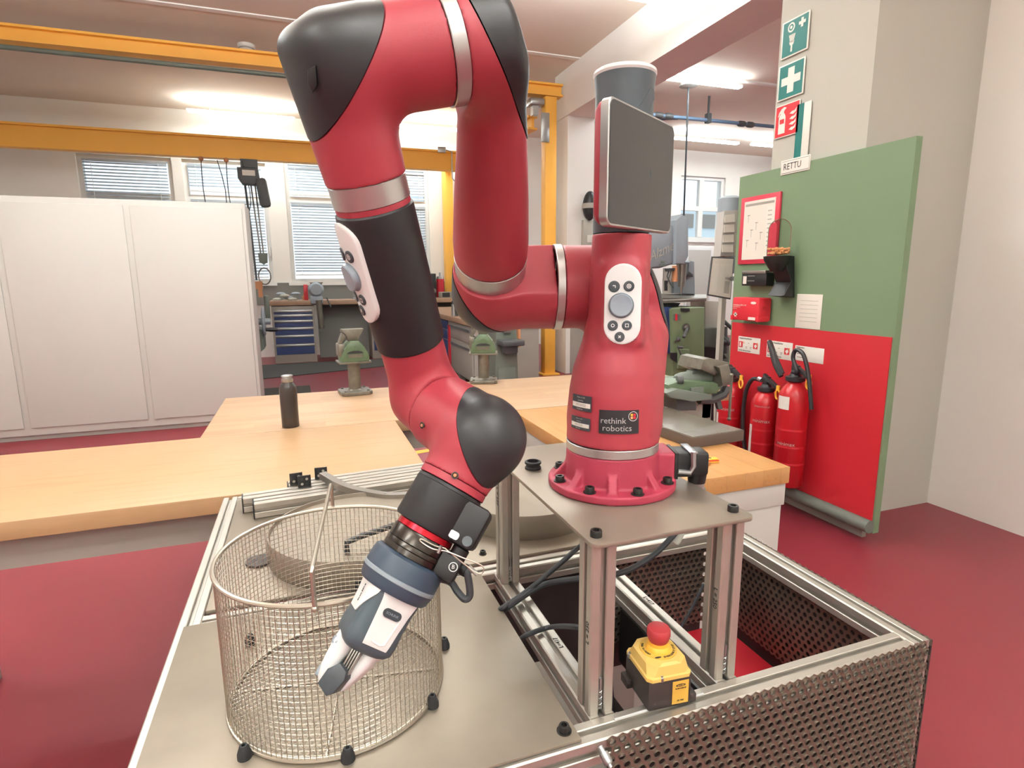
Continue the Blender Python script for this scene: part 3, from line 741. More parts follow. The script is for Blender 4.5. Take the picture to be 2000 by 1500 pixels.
def nets(G, F, name, material, parent, smooth=1):
    F = F.astype(np.float32); h = G.h
    S = F < 0; n = F.shape
    acc = np.zeros((n[0]-1, n[1]-1, n[2]-1, 3), np.float32); cnt = np.zeros((n[0]-1, n[1]-1, n[2]-1), np.float32)
    def sl(o, ax):
        return tuple(slice(o[i], n[i]-1+o[i]) for i in range(3))
    for ax in range(3):
        for p in ((0, 0), (0, 1), (1, 0), (1, 1)):
            o0 = [0, 0, 0]; k = 0
            for i in range(3):
                if i != ax: o0[i] = p[k]; k += 1
            o1 = list(o0); o1[ax] = 1
            A, B = F[sl(o0, ax)], F[sl(o1, ax)]
            cr = (A < 0) != (B < 0)
            t = np.where(cr, A/np.where(cr, A-B, 1), 0)
            cnt += cr
            for i in range(3): acc[..., i] += np.where(cr, (o0[i]+(t if i == ax else 0)), 0)
    act = cnt > 0; idx = -np.ones(act.shape, np.int64); ii = np.argwhere(act); idx[act] = np.arange(len(ii))
    co = (ii+acc[act]/cnt[act][:, None])*h+G.lo
    faces = []
    for ax in range(3):
        u, v = [(1, 2), (2, 0), (0, 1)][ax]
        sA = [slice(1, n[i]-1) for i in range(3)]; sA[ax] = slice(0, n[ax]-1)
        sB = list(sA); sB[ax] = slice(1, n[ax])
        a, b_ = S[tuple(sA)], S[tuple(sB)]
        e = np.argwhere(a != b_); 
        off = np.ones(3, int); off[ax] = 0; e = e+off
        flip = S[tuple(e.T)]
        def cell(du, dv):
            q = e.copy(); q[:, u] -= du; q[:, v] -= dv; return idx[tuple(q.T)]
        qd = np.stack([cell(1, 1), cell(0, 1), cell(0, 0), cell(1, 0)], 1)
        qd[~flip] = qd[~flip][:, ::-1]; faces.append(qd)
    f = np.concatenate(faces); f = f[(f >= 0).all(1)]
    me = bpy.data.meshes.new(name); me.vertices.add(len(co)); me.vertices.foreach_set('co', co.astype(np.float32).ravel())
    me.loops.add(f.size); me.loops.foreach_set('vertex_index', f.astype(np.int32).ravel())
    me.polygons.add(len(f)); me.polygons.foreach_set('loop_start', np.arange(0, f.size, 4, dtype=np.int32))
    try: me.polygons.foreach_set('loop_total', np.full(len(f), 4, np.int32))
    except Exception: pass
    me.update(calc_edges=True); me.validate()
    bm = bmesh.new(); bm.from_mesh(me)
    for _ in range(smooth): bmesh.ops.smooth_vert(bm, verts=bm.verts, factor=.5, use_axis_x=True, use_axis_y=True, use_axis_z=True)
    bm.to_mesh(me); bm.free()
    me.shade_smooth(); me.materials.append(material)
    o = bpy.data.objects.new(name, me); link(o, parent); return o
# ================================================================ robot skeleton
robot = thing('robot_arm', 'red one armed collaborative robot with black caps, screen head and gripper on the steel plate', 'robot', (.130, .183, PT))
pJ1 = V((.105, .275, .575)); pA = V((-.033, .315, .575)); pE1 = V((-.118, .024, .840)); pE2 = V((-.282, .034, .799))
pW1 = V((-.1785, .1540, .430)); pW2 = V((-.145, .038, .396)); pFL = V((-.211, .052, .279)); pFL = at_d(820, 1043, .674)
_d6 = (pFL-pW2).normalized(); _sr = (CR-_d6*CR.dot(_d6)).normalized(); pW2 = pW2+_sr*.0045; pFL = pFL+_sr*.0045
BX, BYY = .130, .183
d1 = (pA-pJ1).normalized(); d2 = (pE1-pA).normalized(); d3 = (pE2-pE1).normalized(); d4 = (pW1-pE2).normalized(); d5 = (pW2-pW1).normalized(); d6 = (pFL-pW2).normalized()
dB = lambda z: V((BX, BYY, z))
def elbow(G, p0, c, p1, r0, rs, r1, k=.025, ea=.03, eb=.03, rnd=.028):
    """pipe p0->c and pipe c->p1 with rounded outer corner"""
    a = (c-p0).normalized(); b_ = (p1-c).normalized(); ex = .05
    A = np.maximum(G.cyl(p0-a*ex, c+a*ea, r0, rs, rnd), G.plane(p0, -a)); B = np.maximum(G.cyl(c-b_*eb, p1+b_*ex, rs, r1, rnd), G.plane(p1, b_))
    return smin(A, B, k)
def bounds(pts, pad):
    lo = [min(p[i] for p in pts)-pad for i in range(3)]; hi = [max(p[i] for p in pts)+pad for i in range(3)]; return lo, hi
def capped(name, G, F, c, n, d, parent, capname='end_cap', off=.0008, gap=.0006, bulge=None):
    body = nets(G, F, name, M['robot_red'], parent)
    n = V(n).normalized(); me = body.data; cm = me.copy(); cm.name = capname
    for m_, keep, o_ in ((me, 0, 0.0), (cm, 1, off)):
        bm = bmesh.new(); bm.from_mesh(m_)
        bmesh.ops.bisect_plane(bm, geom=bm.verts[:]+bm.edges[:]+bm.faces[:], plane_co=V(c)+n*(d+(gap if keep else -gap)), plane_no=n, clear_outer=not keep, clear_inner=bool(keep))
        bm.normal_update()
        rim = [e for e in bm.edges if e.is_boundary]
        if o_:
            for v in bm.verts: v.co += v.normal*o_
        # turn the cut edge inwards so that the shell shows thickness
        r = bmesh.ops.extrude_edge_only(bm, edges=rim)
        for v in [q for q in r['geom'] if isinstance(q, bmesh.types.BMVert)]:
            w_ = V(c)+n*(v.co-V(c)).dot(n); v.co += (w_-v.co).normalized()*.004
        bmesh.ops.recalc_face_normals(bm, faces=bm.faces)
        bm.to_mesh(m_); bm.free(); m_.shade_smooth()
        m_.set_sharp_from_angle(angle=R(50))
    cm.materials.clear(); cm.materials.append(M['cap_black'])
    cap = bpy.data.objects.new(capname, cm); link(cap, body)
    return body, cap
def band(a, d, r0, r1, w, name, m, parent, bev=.0008):
    """metal band along axis d starting at a"""
    b = MB(); b.lathe([(0, r0-bev), (bev, r0), (w-bev, r1), (w, r1-bev), (w, r1-.006), (0, r0-.006)], a, V(a)+V(d), 72, rel=False, caps=False); return b.build(name, M[m], parent, 30)
# ---- base: flange, ribs, turning column
fl_ = None
G = Grid((BX-.115, BYY-.115, PT-.004), (BX+.125, BYY+.115, .375), .0020)
F = G.cyl(dB(PT+.0004), dB(PT+.0135), .1035, None, .002)
F = smin(F, G.cyl(dB(PT), dB(.3185), .0770, .0738, .0015), .006)
angs = [R(-118), R(-70), R(-22), R(24), R(66), R(112), R(158), R(200)]
for a in angs:
    ra = V((math.cos(a), math.sin(a), 0)); ta = V((-ra.y, ra.x, 0)); dn = (ra*.030+V((0, 0, -.034))).normalized()
    nn_ = ra.cross(V((0, 0, 1)))
    rib = np.maximum(G.box(dB(PT+.02)+ra*.072, ra, ta, V((0, 0, 1)), (.056, .0135, .052), .002), G.plane(dB(PT+.0135)+ra*.0960, (ra*.034+V((0, 0, .030)))))
    F = smin(F, rib, .004)
# connector boss at the right
u0 = V((math.cos(R(-18)), math.sin(R(-18)), 0)); u1 = V((-u0.y, u0.x, 0))
F = smin(F, G.box(dB(.289)+u0*.052, u0, u1, V((0, 0, 1)), (.088, .062, .052), .003), .004)
base = nets(G, F, 'base_flange', M['base_red'], robot)
for i, a in enumerate([R(-140), R(-94), R(-46), R(0), R(45), R(88), R(134), R(178)]):
    bolt(BX+.0915*math.cos(a), BYY+.0915*math.sin(a), PT+.0136, base, .95, True, name='flange_bolt')
band(dB(.3188), V((0, 0, 1)), .0745, .0742, .0135, 'base_band', 'satin_silver', robot)
zc0, zc1 = .3326, .655
tw = (CC-V((BX, BYY, CC.z))); tw.z = 0; tw.normalize()         # the control panel looks out of the column front
cap_r = pJ1-d1*.072
cap_r = pJ1-d1*.14
lo, hi = bounds([dB(zc0), dB(zc1), pJ1, cap_r, pJ1+d1*.03], .085); G = Grid(lo, hi, .0023)
prof = [(0, .0742), (.25, .0720), (.36, .0670), (.50, .0540), (.62, .0462), (1, .0448)]
ctop = V((BX+.006, BYY-.004, zc1))
F = G.cyl(dB(zc0), ctop, 0, 0, .0015, prof)
pr0 = pJ1+d1*.026
T = G.cyl(pr0+d1*.05, pJ1-d1*.170, .0700, .0690, .004)
nJ = (-d1+V((0, 0, .36))).normalized(); cJ = pJ1-d1*.130
T = -smin(-T, -G.plane(cJ, nJ), .030)
T = np.maximum(T, G.plane(pr0, d1))
low = G.cyl(dB(.3336), V((.190, .238, .530)), .0740, .0670, .035)
FT = smin(T, low, .022)+.0006
F = smin(F, low, .016)
tilt = V((tw.x, tw.y, .10)).normalized(); tu = V((0, 0, 1))-tilt*tilt.z; tu.normalize(); tr = tu.cross(tilt)
pc = at_d(1216, 594, 1.0); 
pn_c = V((BX, BYY, 0))+tw*.0555; pn_c.z = .5475
dd_ = (pn_c-CC).dot(CF); pn_c = at_d(1216, 594, dd_)
F = smin(F, G.box(pn_c-tilt*.014, tr, tu, tilt, (.060, .124, .022), .010), .016)
F = np.maximum(F, G.plane(dB(zc0), (0, 0, -1)))
F = np.maximum(F, G.plane(ctop, (0, 0, 1)))
column = nets(G, F, 'turning_column', M['robot_red'], robot)
FT = np.maximum(FT, G.plane(dB(zc0+.06), (0, 0, -1)))
capped('shoulder_housing', G, FT, cJ, nJ, -.012, robot)
# ---- control panel (pill) builder
def nav_panel(c, ax, ay, an, w, hgt, parent, s=1.0, wrap=0.0, th=.004):
    c = V(c)
    def W(x, y, z):
        if wrap: return c+ax*(wrap*math.sin(x/wrap))+ay*y+an*(z-wrap*(1-math.cos(x/wrap)))
        return c+ax*x+ay*y+an*z
    def dome(poly, z0, z1, bev):
        b = MB()
        k = len(poly)
        cx = sum(p[0] for p in poly)/k; cy = sum(p[1] for p in poly)/k
        def ring(f, z): return [W(cx+(x-cx)*f, cy+(y-cy)*f, z) for x, y in poly]
        ra = max(abs(p[0]-cx) for p in poly)
        b.loft([ring(1, z0), ring(1, z1-bev), ring(1-bev/ra*.5, z1-bev*.3), ring(1-bev/ra*1.3, z1), ring(.6, z1), ring(.25, z1)]); return b
    b = dome(pill(w, hgt, 14), -.006, th, .0012); pan = b.build('control_panel', M['white_plastic'], parent, 40)
    def button(x, y, r, sym):
        circ = [(x+r*math.cos(2*math.pi*i/24), y+r*math.sin(2*math.pi*i/24)) for i in range(24)]
        dome(circ, th-.0005, th+.0016, .0006).build('push_button', M['button_grey'], pan, 40)
        z = th+.0017
        def bar(x0, y0, x1, y1, wd):
            dx, dy = x1-x0, y1-y0; L = math.hypot(dx, dy); nx, ny = -dy/L*wd/2, dx/L*wd/2
            return [W(x+x0+nx, y+y0+ny, z), W(x+x0-nx, y+y0-ny, z), W(x+x1-nx, y+y1-ny, z), W(x+x1+nx, y+y1+ny, z)]
        b = MB(); q = .0022*s; lw = .0009*s
        def circle(rr):
            for i in range(20):
                a0, a1 = 2*math.pi*i/20, 2*math.pi*(i+1)/20
                b.quad(*[W(x+k*math.cos(a), y+k*math.sin(a), z) for k, a in ((rr-lw/2, a0), (rr+lw/2, a0), (rr+lw/2, a1), (rr-lw/2, a1))])
        if sym == 'o': circle(q)
        if sym == 's':
            for p in ((-q, -q-lw/2, -q, q+lw/2), (q, -q-lw/2, q, q+lw/2), (-q, -q, q, -q), (-q, q, q, q)): b.quad(*bar(*p, lw))
        if sym == 'x': b.quad(*bar(-q*.8, -q*.8, q*.8, q*.8, lw*1.3)); b.quad(*bar(-q*.8, q*.8, q*.8, -q*.8, lw*1.3))
        if sym == 'g':
            circle(q*1.35)
            for i in (-1, 1):
                for j in (-1, 1): b.quad(*bar(i*q*.42-q*.3, j*q*.42, i*q*.42+q*.3, j*q*.42, q*.6))
        if sym == 'a': b.quad(*bar(-q*.5, q*.5, q*.9, q*.5, lw*1.5)); b.quad(*bar(q*.75, q*.5, q*.75, -q, lw*1.3)); b.bm.faces.new([b.bm.verts.new(v) for v in (W(x-q*1.2, y+q*.5, z), W(x-q*.3, y, z), W(x-q*.3, y+q*1.0, z))])
        b.build('button_symbol', M['white_plastic'], pan, 0)
    u = w/.0535
    button(-.0128*u, .0255*u, .0083*u, 'a'); button(.0085*u, .0258*u, .0078*u, 'g')
    button(-.0135*u, -.0315*u, .0076*u, 'o'); button(.0070*u, -.0312*u, .0072*u, 's'); button(-.0032*u, -.0480*u, .0074*u, 'x')
    x0, y0 = -.0022*u, -.0022*u
    circ = lambda r: [(x0+r*math.cos(2*math.pi*i/40), y0+r*math.sin(2*math.pi*i/40)) for i in range(40)]
    b = MB()
    def rg(r, z): return [W(px, py, z) for px, py in circ(r)]
    b.loft([rg(.0188*u, th-.0008), rg(.0188*u, th+.0005), rg(.0180*u, th+.0010), rg(.0176*u, th-.0002), rg(.0172*u, th+.003*u), rg(.0168*u, th+.0065*u), rg(.0155*u, th+.0078*u), rg(.012*u, th+.0074*u), rg(.004*u, th+.0070*u)]); b.build('selector_knob', M['grey_plastic'], pan, 30)
    return pan
nav_panel(pn_c-tilt*.0015, tr, tu, tilt, .0535, .118, column)
# ---- stickers on the column: brand plate and two serial labels
def col_r(z): return np.interp((z-zc0)/(zc1-zc0), [p[0] for p in prof], [p[1] for p in prof])
a_front = math.atan2(tw.y, tw.x)
def colpt(s_, z, off=.0008):
    """s_: arc length to the right as seen from the front"""
    r = col_r(z)+off+.0012; a = a_front+s_/.0735
    return V((BX+r*math.cos(a), BYY+r*math.sin(a), z))
def col_patch(s0, s1, z0, z1, m, name, parent, off=.0008, n=12, rc=.0025):
    b = MB(); vs = []
    for i in range(n+1):
        for j in range(5): vs.append(b.bm.verts.new(colpt(s0+(s1-s0)*i/n, z0+(z1-z0)*j/4, off)))
    for i in range(n):
        for j in range(4): b.bm.faces.new((vs[i*5+j], vs[(i+1)*5+j], vs[(i+1)*5+j+1], vs[i*5+j+1]))
    return b.build(name, M[m], parent, 60)
def find_sz(px, py):
    best = None
    for si in np.linspace(-.10, .10, 161):
        for z in np.linspace(.33, .44, 111):
            p = colpt(si, z)-CC; dz = p.dot(CF); e = (PX+FOC*p.dot(CR)/dz-px)**2+(PY-FOC*p.dot(CU)/dz-py)**2
            if best is None or e < best[0]: best = (e, si, z)
    return best[1], best[2]
s0, z1_ = find_sz(1171, 800); s1, z0_ = find_sz(1247, 846)
z1_ = max(z1_, z0_+.030)
def col_text(s, size, sx, z, m, parent, name, align='LEFT'):
    return text(s, size, (0, 0, 0), (1, 0, 0), (0, 1, 0), M[m], parent, name, align, warp=lambda c: colpt(sx+c.x, z+c.y, .0011))
pl_ = col_patch(s0, s1, z0_, z1_, 'cap_black', 'brand_plate', column)
hh = z1_-z0_
col_text('rethink', hh*.36, s0+.002, z0_+hh*.55, 'white_plastic', pl_, 'brand_lettering')
col_text('robotics', hh*.36, s0+.005, z0_+hh*.23, 'white_plastic', pl_, 'brand_lettering')
cs, cz = s1-(s1-s0)*.16, z0_+hh*.74
b = MB()
for i in range(28):
    a0, a1 = 2*math.pi*i/28, 2*math.pi*(i+1)/28
    b.quad(*[colpt(cs+k*math.cos(a), cz+k*math.sin(a), .0011) for k, a in ((.0066, a0), (.0074, a0), (.0074, a1), (.0066, a1))])
b.build('brand_ring', M['white_plastic'], pl_, 0)
for i, (dx, dz, m_) in enumerate(((-.0022, .0022, 'tape_yellow'), (.0022, .0022, 'red_plastic'), (-.0022, -.0022, 'orange_foam'), (.0022, -.0022, 'red_plastic'))):
    b = MB(); q = .0018; b.quad(*[colpt(cs+dx+x, cz+dz+y, .0011) for x, y in ((-q, -q), (q, -q), (q, q), (-q, q))]); b.build('brand_square', M[m_], pl_, 0)
for k, (py0, py1, num) in enumerate(((768, 808, '0010053'), (810, 845, '0011526'))):
    sa, za = find_sz(1121-k*2, py0); sb, zb = find_sz(1155-k*3, py1-2)
    sa = min(sa, sb-.040); 
    lb_ = col_patch(sa, sb, zb, za, 'button_grey', 'serial_label', column)
    hz_ = za-zb
    col_patch(sa+.001, sb-.002, zb+hz_*.22, zb+hz_*.52, 'sign_white', 'serial_field', lb_, .0010)
    col_text(num, hz_*.24, sa+.010, zb+hz_*.37, 'cabinet_grey', lb_, 'serial_number')
    col_text('Made in USA', hz_*.13, sa+.012, zb+hz_*.86, 'sign_white', lb_, 'serial_text'); col_text('Serial No.', hz_*.12, sa+.014, zb+hz_*.66, 'sign_white', lb_, 'serial_text'); col_text('Model No.', hz_*.12, sa+.012, zb+hz_*.10, 'sign_white', lb_, 'serial_text')
# ---- heavy connector at the base
cn = dB(.2915)+u0*.096
b = MB(); b.obox(cn+u0*.016, u0, u1, (0, 0, 1), (.034, .046, .040), .003); b.obox(cn+u0*.004, u0, u1, (0, 0, 1), (.006, .052, .044), .001); con = b.build('power_connector', M['black_plastic'], robot)
b = MB(); b.obox(cn+u0*.046, u0, u1, (0, 0, 1), (.028, .040, .040), .006); b.lathe([(0, .017), (1, .014)], cn+u0*.047+V((0, 0, -.010)), cn+u0*.047+V((0, 0, -.036)), 20); b.build('hood', M['black_plastic'], con)
b = MB(); b.lathe([(0, .013), (.010, .013), (.011, .0155), (.020, .0155), (.021, .012), (.03, .011)], cn+u0*.047+V((0, 0, -.036)), cn+u0*.047+V((0, 0, -2)), 16, rel=False); b.build('cable_gland', M['galvanised'], con)
b = MB(); b.tube([cn+u0*.030-u1*.026+V((0, 0, .024)), cn+u0*.031-u1*.027+V((0, 0, 0)), cn+u0*.026-u1*.027+V((0, 0, -.010)), cn+u0*.006-u1*.027+V((0, 0, -.008))], .0042, 8)
b.obox(cn+u0*.031+V((0, 0, .0215)), u0, u1, (0, 0, 1), (.013, .052, .003), .001); b.build('clamp_lever', M['galvanised'], con)
b = MB(); b.tube([cn+u0*.047+V((0, 0, -.055)), cn+u0*.044+V((-.004, .006, -.075)), cn+u0*.03+V((-.012, .05, -.09))], .006, 8); b.build('power_cable', M['black_plastic'], con)
# ---- head: neck, dome, screen
hx_, hy_ = .1365, .183
b = MB(); b.lathe([(0, .0425), (.004, .0428), (.20, .0425), (.2215, .0445)], (hx_, hy_, .6565), (hx_, hy_, 2), 56, rel=False); head = b.build('head', M['head_grey'], robot)
b = MB(); b.lathe([(0, .0445), (.003, .0462), (.007, .0455), (.0085, .043), (.0085, 0)], (hx_, hy_, .878), (hx_, hy_, 2), 56, rel=False); b.build('status_light_ring', M['white_plastic'], head)
TL = at_d(1191, 187, .735)
def drop(TLp, px, py):
    k = 0
    best = min((abs((PX+FOC*((TLp-V((0, 0, z)))-CC).dot(CR)/((TLp-V((0, 0, z)))-CC).dot(CF))*0+ (PY-FOC*((TLp-V((0, 0, z)))-CC).dot(CU)/((TLp-V((0, 0, z)))-CC).dot(CF))-py), z) for z in np.linspace(.1, .25, 301))
    return best[1]
hgt = drop(TL, 0, 438); TR_ = None
bestd = min((abs(drop(at_d(1317, 243, d), 0, 449)-hgt), d) for d in np.linspace(.80, 1.1, 61))[1]
TR_ = at_d(1317, 243, bestd); TR_.z = TL.z
su = TR_-TL; su.z = 0; SW = su.length; su.normalize(); sn = su.cross(V((0, 0, 1))); sn.normalize()
if sn.dot(CC-TL) < 0: sn = -sn
sc = TL+su*SW/2-V((0, 0, hgt/2))
def S(x, y, z): return sc+su*x+V((0, 0, 1))*y+sn*z
def rr3(w, h_, r, z, n=5): return [S(x, y, z) for x, y in rrect(w, h_, r, n)]
b = MB(); b.loft([rr3(SW-.004, hgt-.004, .010, -.0135), rr3(SW+.003, hgt+.003, .012, -.012), rr3(SW+.003, hgt+.003, .012, -.0008), rr3(SW+.001, hgt+.001, .0115, .0004), rr3(SW-.0025, hgt-.0025, .010, .0004)]); sb_ = b.build('display_housing', M['satin_silver'], robot, 35)
b = MB(); b.loft([rr3(SW-.003, hgt-.003, .010, -.0005), rr3(SW-.003, hgt-.003, .010, .0009)]); b.build('screen', M['screen_glass'], sb_, 35)
b = MB(); b.loft([rr3(SW-.010, hgt-.010, .012, -.024), rr3(SW-.002, hgt-.002, .012, -.018), rr3(SW-.002, hgt-.002, .012, -.0128)]); b.build('back_shell', M['robot_red'], sb_, 35)
arm_c = V((hx_, hy_, sc.z))
b = MB(); b.lathe([(0, .022), (.8, .026), (1, .034)], arm_c, sc-sn*.022, 24); b.build('screen_bracket', M['head_grey'], sb_)
def headpt(u, v, off):
    a = a_front+R(48)+u/.0432; return V((hx_+(.0432+off)*math.cos(a), hy_+(.0432+off)*math.sin(a), .832+v))
rp_ = [(x*.80+y*.6, y*.80-x*.6) for x, y in pill(.018, .056, 8)]
b = MB(); b.loft([[headpt(x, y, -.003) for x, y in rp_], [headpt(x, y, .0012) for x, y in rp_], [headpt(x*.8, y*.9, .0004) for x, y in rp_]]); b.build('camera_recess', M['head_grey'], head)
# ---- link 1: shoulder pipe and rising elbow
pR1 = pr0+d1*.0125
r2s = pA+d2*.047
lo, hi = bounds([pR1, pA, r2s], .085); G = Grid(lo, hi, .0022)
F = elbow(G, pR1, pA+d1*.0, r2s, .0706, .0668, .0562, .026, .044, .052, .042)
F = np.maximum(F, G.plane(pR1, -d1)); F = np.maximum(F, G.plane(r2s, d2))
capped('shoulder_link', G, F, pA, (d1-d2), .014, robot)
band(pr0, d1, .0708, .0708, .0125, 'shoulder_band', 'satin_silver', robot)
# ---- link 2: upper arm
r2e = r2s+d2*.031
p3s = pE1+d3*.043
lo, hi = bounds([r2e, pE1, p3s], .080); G = Grid(lo, hi, .0022)
L2 = (pE1-r2e).length
F = G.cyl(r2e, pE1, 0, 0, .002, [(0, .0568), (.10, .0572), (.35, .0520), (.6, .0450), (.8, .0410), (1, .0400)])
F = smin(F, np.maximum(G.cyl(pE1-d3*.026, p3s+d3*.04, .0520, .0545, .022), G.plane(p3s, d3)), .036)
F = np.maximum(F, G.plane(r2e, -d2)); F = np.where(G.plane(pE1-d2*.075, d2) > 0, np.maximum(F, G.plane(p3s, d3)), F)
F = -smin(-F, -G.plane(pE1-d3*.027, (-d3+d2*.22)), .016)
capped('upper_arm', G, F, pE1, (-d3*1.0+d2*.42), -.008, robot)
band(r2s, d2, .0565, .0572, .031, 'upper_arm_band', 'satin_silver', robot)
# ---- link 3: elbow pipe turning down
p3e = p3s+d3*.0155
r4s = pE2+d4*.108
lo, hi = bounds([p3e, pE2, r4s], .075); G = Grid(lo, hi, .0021)
F = elbow(G, p3e, pE2, r4s, .0545, .0505, .0425, .024, .0215, .041, .022)
F = np.maximum(F, G.plane(p3e, -d3)); F = np.maximum(F, G.plane(r4s, d4))
l3, cap3 = capped('elbow_link', G, F, pE2, (d3*1.0-d4*.95+(CC-pE2).normalized()*.40), -.004, robot)
band(p3s, d3, .0552, .0552, .0155, 'elbow_band', 'satin_silver', robot)
hc = pE2+d3*.0215+V((0, 0, .011))
b = MB(); b.lathe([(-.006, .0200), (.0018, .0200), (.0030, .0190), (.0030, .0165), (-.004, .016), (-.004, 0)], hc, hc+d3, 28, rel=False, caps=False); b.build('round_port', M['head_grey'], cap3)
# vent notch on the cap
vd = (CC-pE2).normalized(); vx = d4.cross(vd).normalized()
q = at_d(611, 153, (pE2-CC).dot(CF)-.047)
b = MB(); b.prism([q+vx*x*1.0+d4*y for x, y in ((-.006, -.010), (.002, -.008), (.006, .004), (.004, .012), (-.002, .006))], -vd*.006, .001); b.build('vent_notch', M['black_plastic'], cap3)
# ---- link 4: forearm with band, thin red line, black sleeve and lower red bend
r4e = r4s+d4*.0245
band(r4s, d4, .0435, .0437, .0245, 'forearm_band', 'satin_silver', robot)
band(r4e, d4, .0428, .0428, .0065, 'red_line', 'robot_red', robot, .0003)
sl0 = r4e+d4*.0065; sl1 = pE2+d4*.3140
b = MB(); LS = (sl1-sl0).length
b.lathe([(0, .036), (0, .0425), (.002, .0447), (.006, .0452), (LS*.5, .0450), (LS-.002, .0437), (LS, .0425), (LS, .036)], sl0, sl0+d4, 96, rel=False, caps=False); slv = b.build('forearm_sleeve', M['sleeve_black'], robot, 30)
# sleeve control panel faces left
pm = (sl0+sl1)/2
view = (CC-pm); view = (view-d4*view.dot(d4)).normalized(); left = view.cross(d4).normalized()
if left.dot(CR) > 0: left = -left
PH = R(66)
an = (view*math.cos(PH)+left*math.sin(PH)).normalized(); ay = -d4; ax = ay.cross(an).normalized()
pcn = pE2+d4*.205+an*.0447
nav_panel(pcn, ax, ay, an, .050, .122, slv, wrap=.060)
p5s = pW1+d5*.044
lo, hi = bounds([sl1-d4*.004, pW1, p5s], .070); G = Grid(lo, hi, .0020)
F = elbow(G, sl1-d4*.004, pW1, p5s, .0395, .0440, .0500, .020, .026, .034, .032)
F = np.maximum(F, G.plane(sl1-d4*.004, -d4)); F = np.maximum(F, G.plane(p5s, d5))
capped('forearm_bend', G, F, pW1, (d4-d5*.8), .022, robot)
# ---- link 5: wrist
p6s = pW2+d6*.052
lo, hi = bounds([p5s, pW2, p6s], .075); G = Grid(lo, hi, .0019)
cw = pW2-d6*.008+d5*.006
F = smin(smin(G.cyl(p5s+d5*.0006, cw, .0500, .0500, .002), G.sph(cw, .0530), .006), G.cyl(pW2, p6s+d6*.03, .0430, .0424, .002), .016)
F = np.maximum(F, G.plane(p5s+d5*.0006, -d5)); F = np.maximum(F, G.plane(p6s, d6))
wr, capw = capped('wrist_link', G, F, pW2, (d5-d6*.95), .008, robot)
def wrist_screw(px, py, dep, rad, parent, axis):
    q = at_d(px, py, dep); n_ = (q-V(axis[0])); n_ = (n_-V(axis[1])*n_.dot(V(axis[1]))).normalized()
    t_ = (q-V(axis[0])).dot(V(axis[1])); q = V(axis[0])+V(axis[1])*t_+n_*rad
    b = MB(); b.lathe([(0, .0042), (.0006, .0042), (.0006, .0030), (-.002, .0028), (-.002, 0)], q-n_*.0002, q+n_, 18, rel=False, caps=False); b.build('screw_recess', M['estop_black'], parent)
    b = MB(); b.lathe([(0, .0022), (.001, .0018), (.0012, 0)], q, q+n_, 12, rel=False); b.build('screw', M['copper_wood'], parent)
dw = (pW2-CC).dot(CF)
wrist_screw(889, 931, dw-.04, .0445, wr, (pW2, d6))
wrist_screw(892, 759, dw+.01, .0510, wr, (pW1, d5)); wrist_screw(844, 830, dw+.01, .0510, wr, (pW1, d5))
# ---- tool flange: red lip, black cuff with camera box
tool = robot
band(p6s+d6*.0006, d6, .0422, .0422, .0085, 'flange_lip', 'robot_red', robot, .0004)
c0 = p6s+d6*.0095; c1 = c0+d6*.055
sideR = (CR-d6*CR.dot(d6)).normalized(); toV = sideR.cross(d6).normalized()
if toV.dot(CC-c0) < 0: toV = -toV
b = MB(); LC = .055
b.lathe([(0, .034), (0, .0395), (.001, .0410), (.0045, .0418), (.0046, .0414), (.0052, .0419), (LC-.003, .0422), (LC, .0405), (LC, .03)], c0, c0+d6, 72, rel=False, caps=False)
cuff = b.build('tool_cuff', M['sleeve_black'], robot, 30)
b = MB(); b.obox(c0+d6*.0290+sideR*.034+toV*.004, sideR, toV, d6, (.052, .052, .050), .006); cb = b.build('camera_box', M['sleeve_black'], cuff)
b = MB(); b.prism([c0+d6*.0460+sideR*.034+toV*.0302+sideR*x+d6*y for x, y in rrect(.012, .0085, .003)], toV*.0006); b.build('light_window', M['white_plastic'], cb)
b = MB(); b.lathe([(0, .0058), (.0006, .0056), (.0006, 0)], c0+d6*.0450+sideR*.0505+toV*.0300, c0+d6*.0450+sideR*.0505+toV*10, 24, rel=False); b.build('camera_lens', M['head_grey'], cb)
_before = set(bpy.data.objects)
# ---- quick changer: red ring and dark chrome drums
GA = lambda t, x=0, y=0: pFL+d6*t+sideR*x+toV*y            # gripper frame: along axis, right, towards viewer
tq = (c1-pFL).dot(d6)
b = MB(); b.lathe([(0, .034), (0, .0375), (.007, .0380), (.007, .03)], GA(tq+.0005), GA(tq+.0005)+d6, 64, rel=False, caps=False); b.build('red_ring', M['anodised_red'], robot)
b = MB(); b.lathe([(0, .030), (.0008, .0385), (.003, .0395), (.016, .0395), (.0166, .0388), (.0172, .0395), (.020, .0400), (.0225, .0400), (.0230, .0394), (.0236, .0400), (.0300, .0400), (.031, .030)], GA(tq+.0076), GA(tq+.0076)+d6, 72, rel=False, caps=False); qc = b.build('quick_changer', M['chrome_dark'], robot, 30)
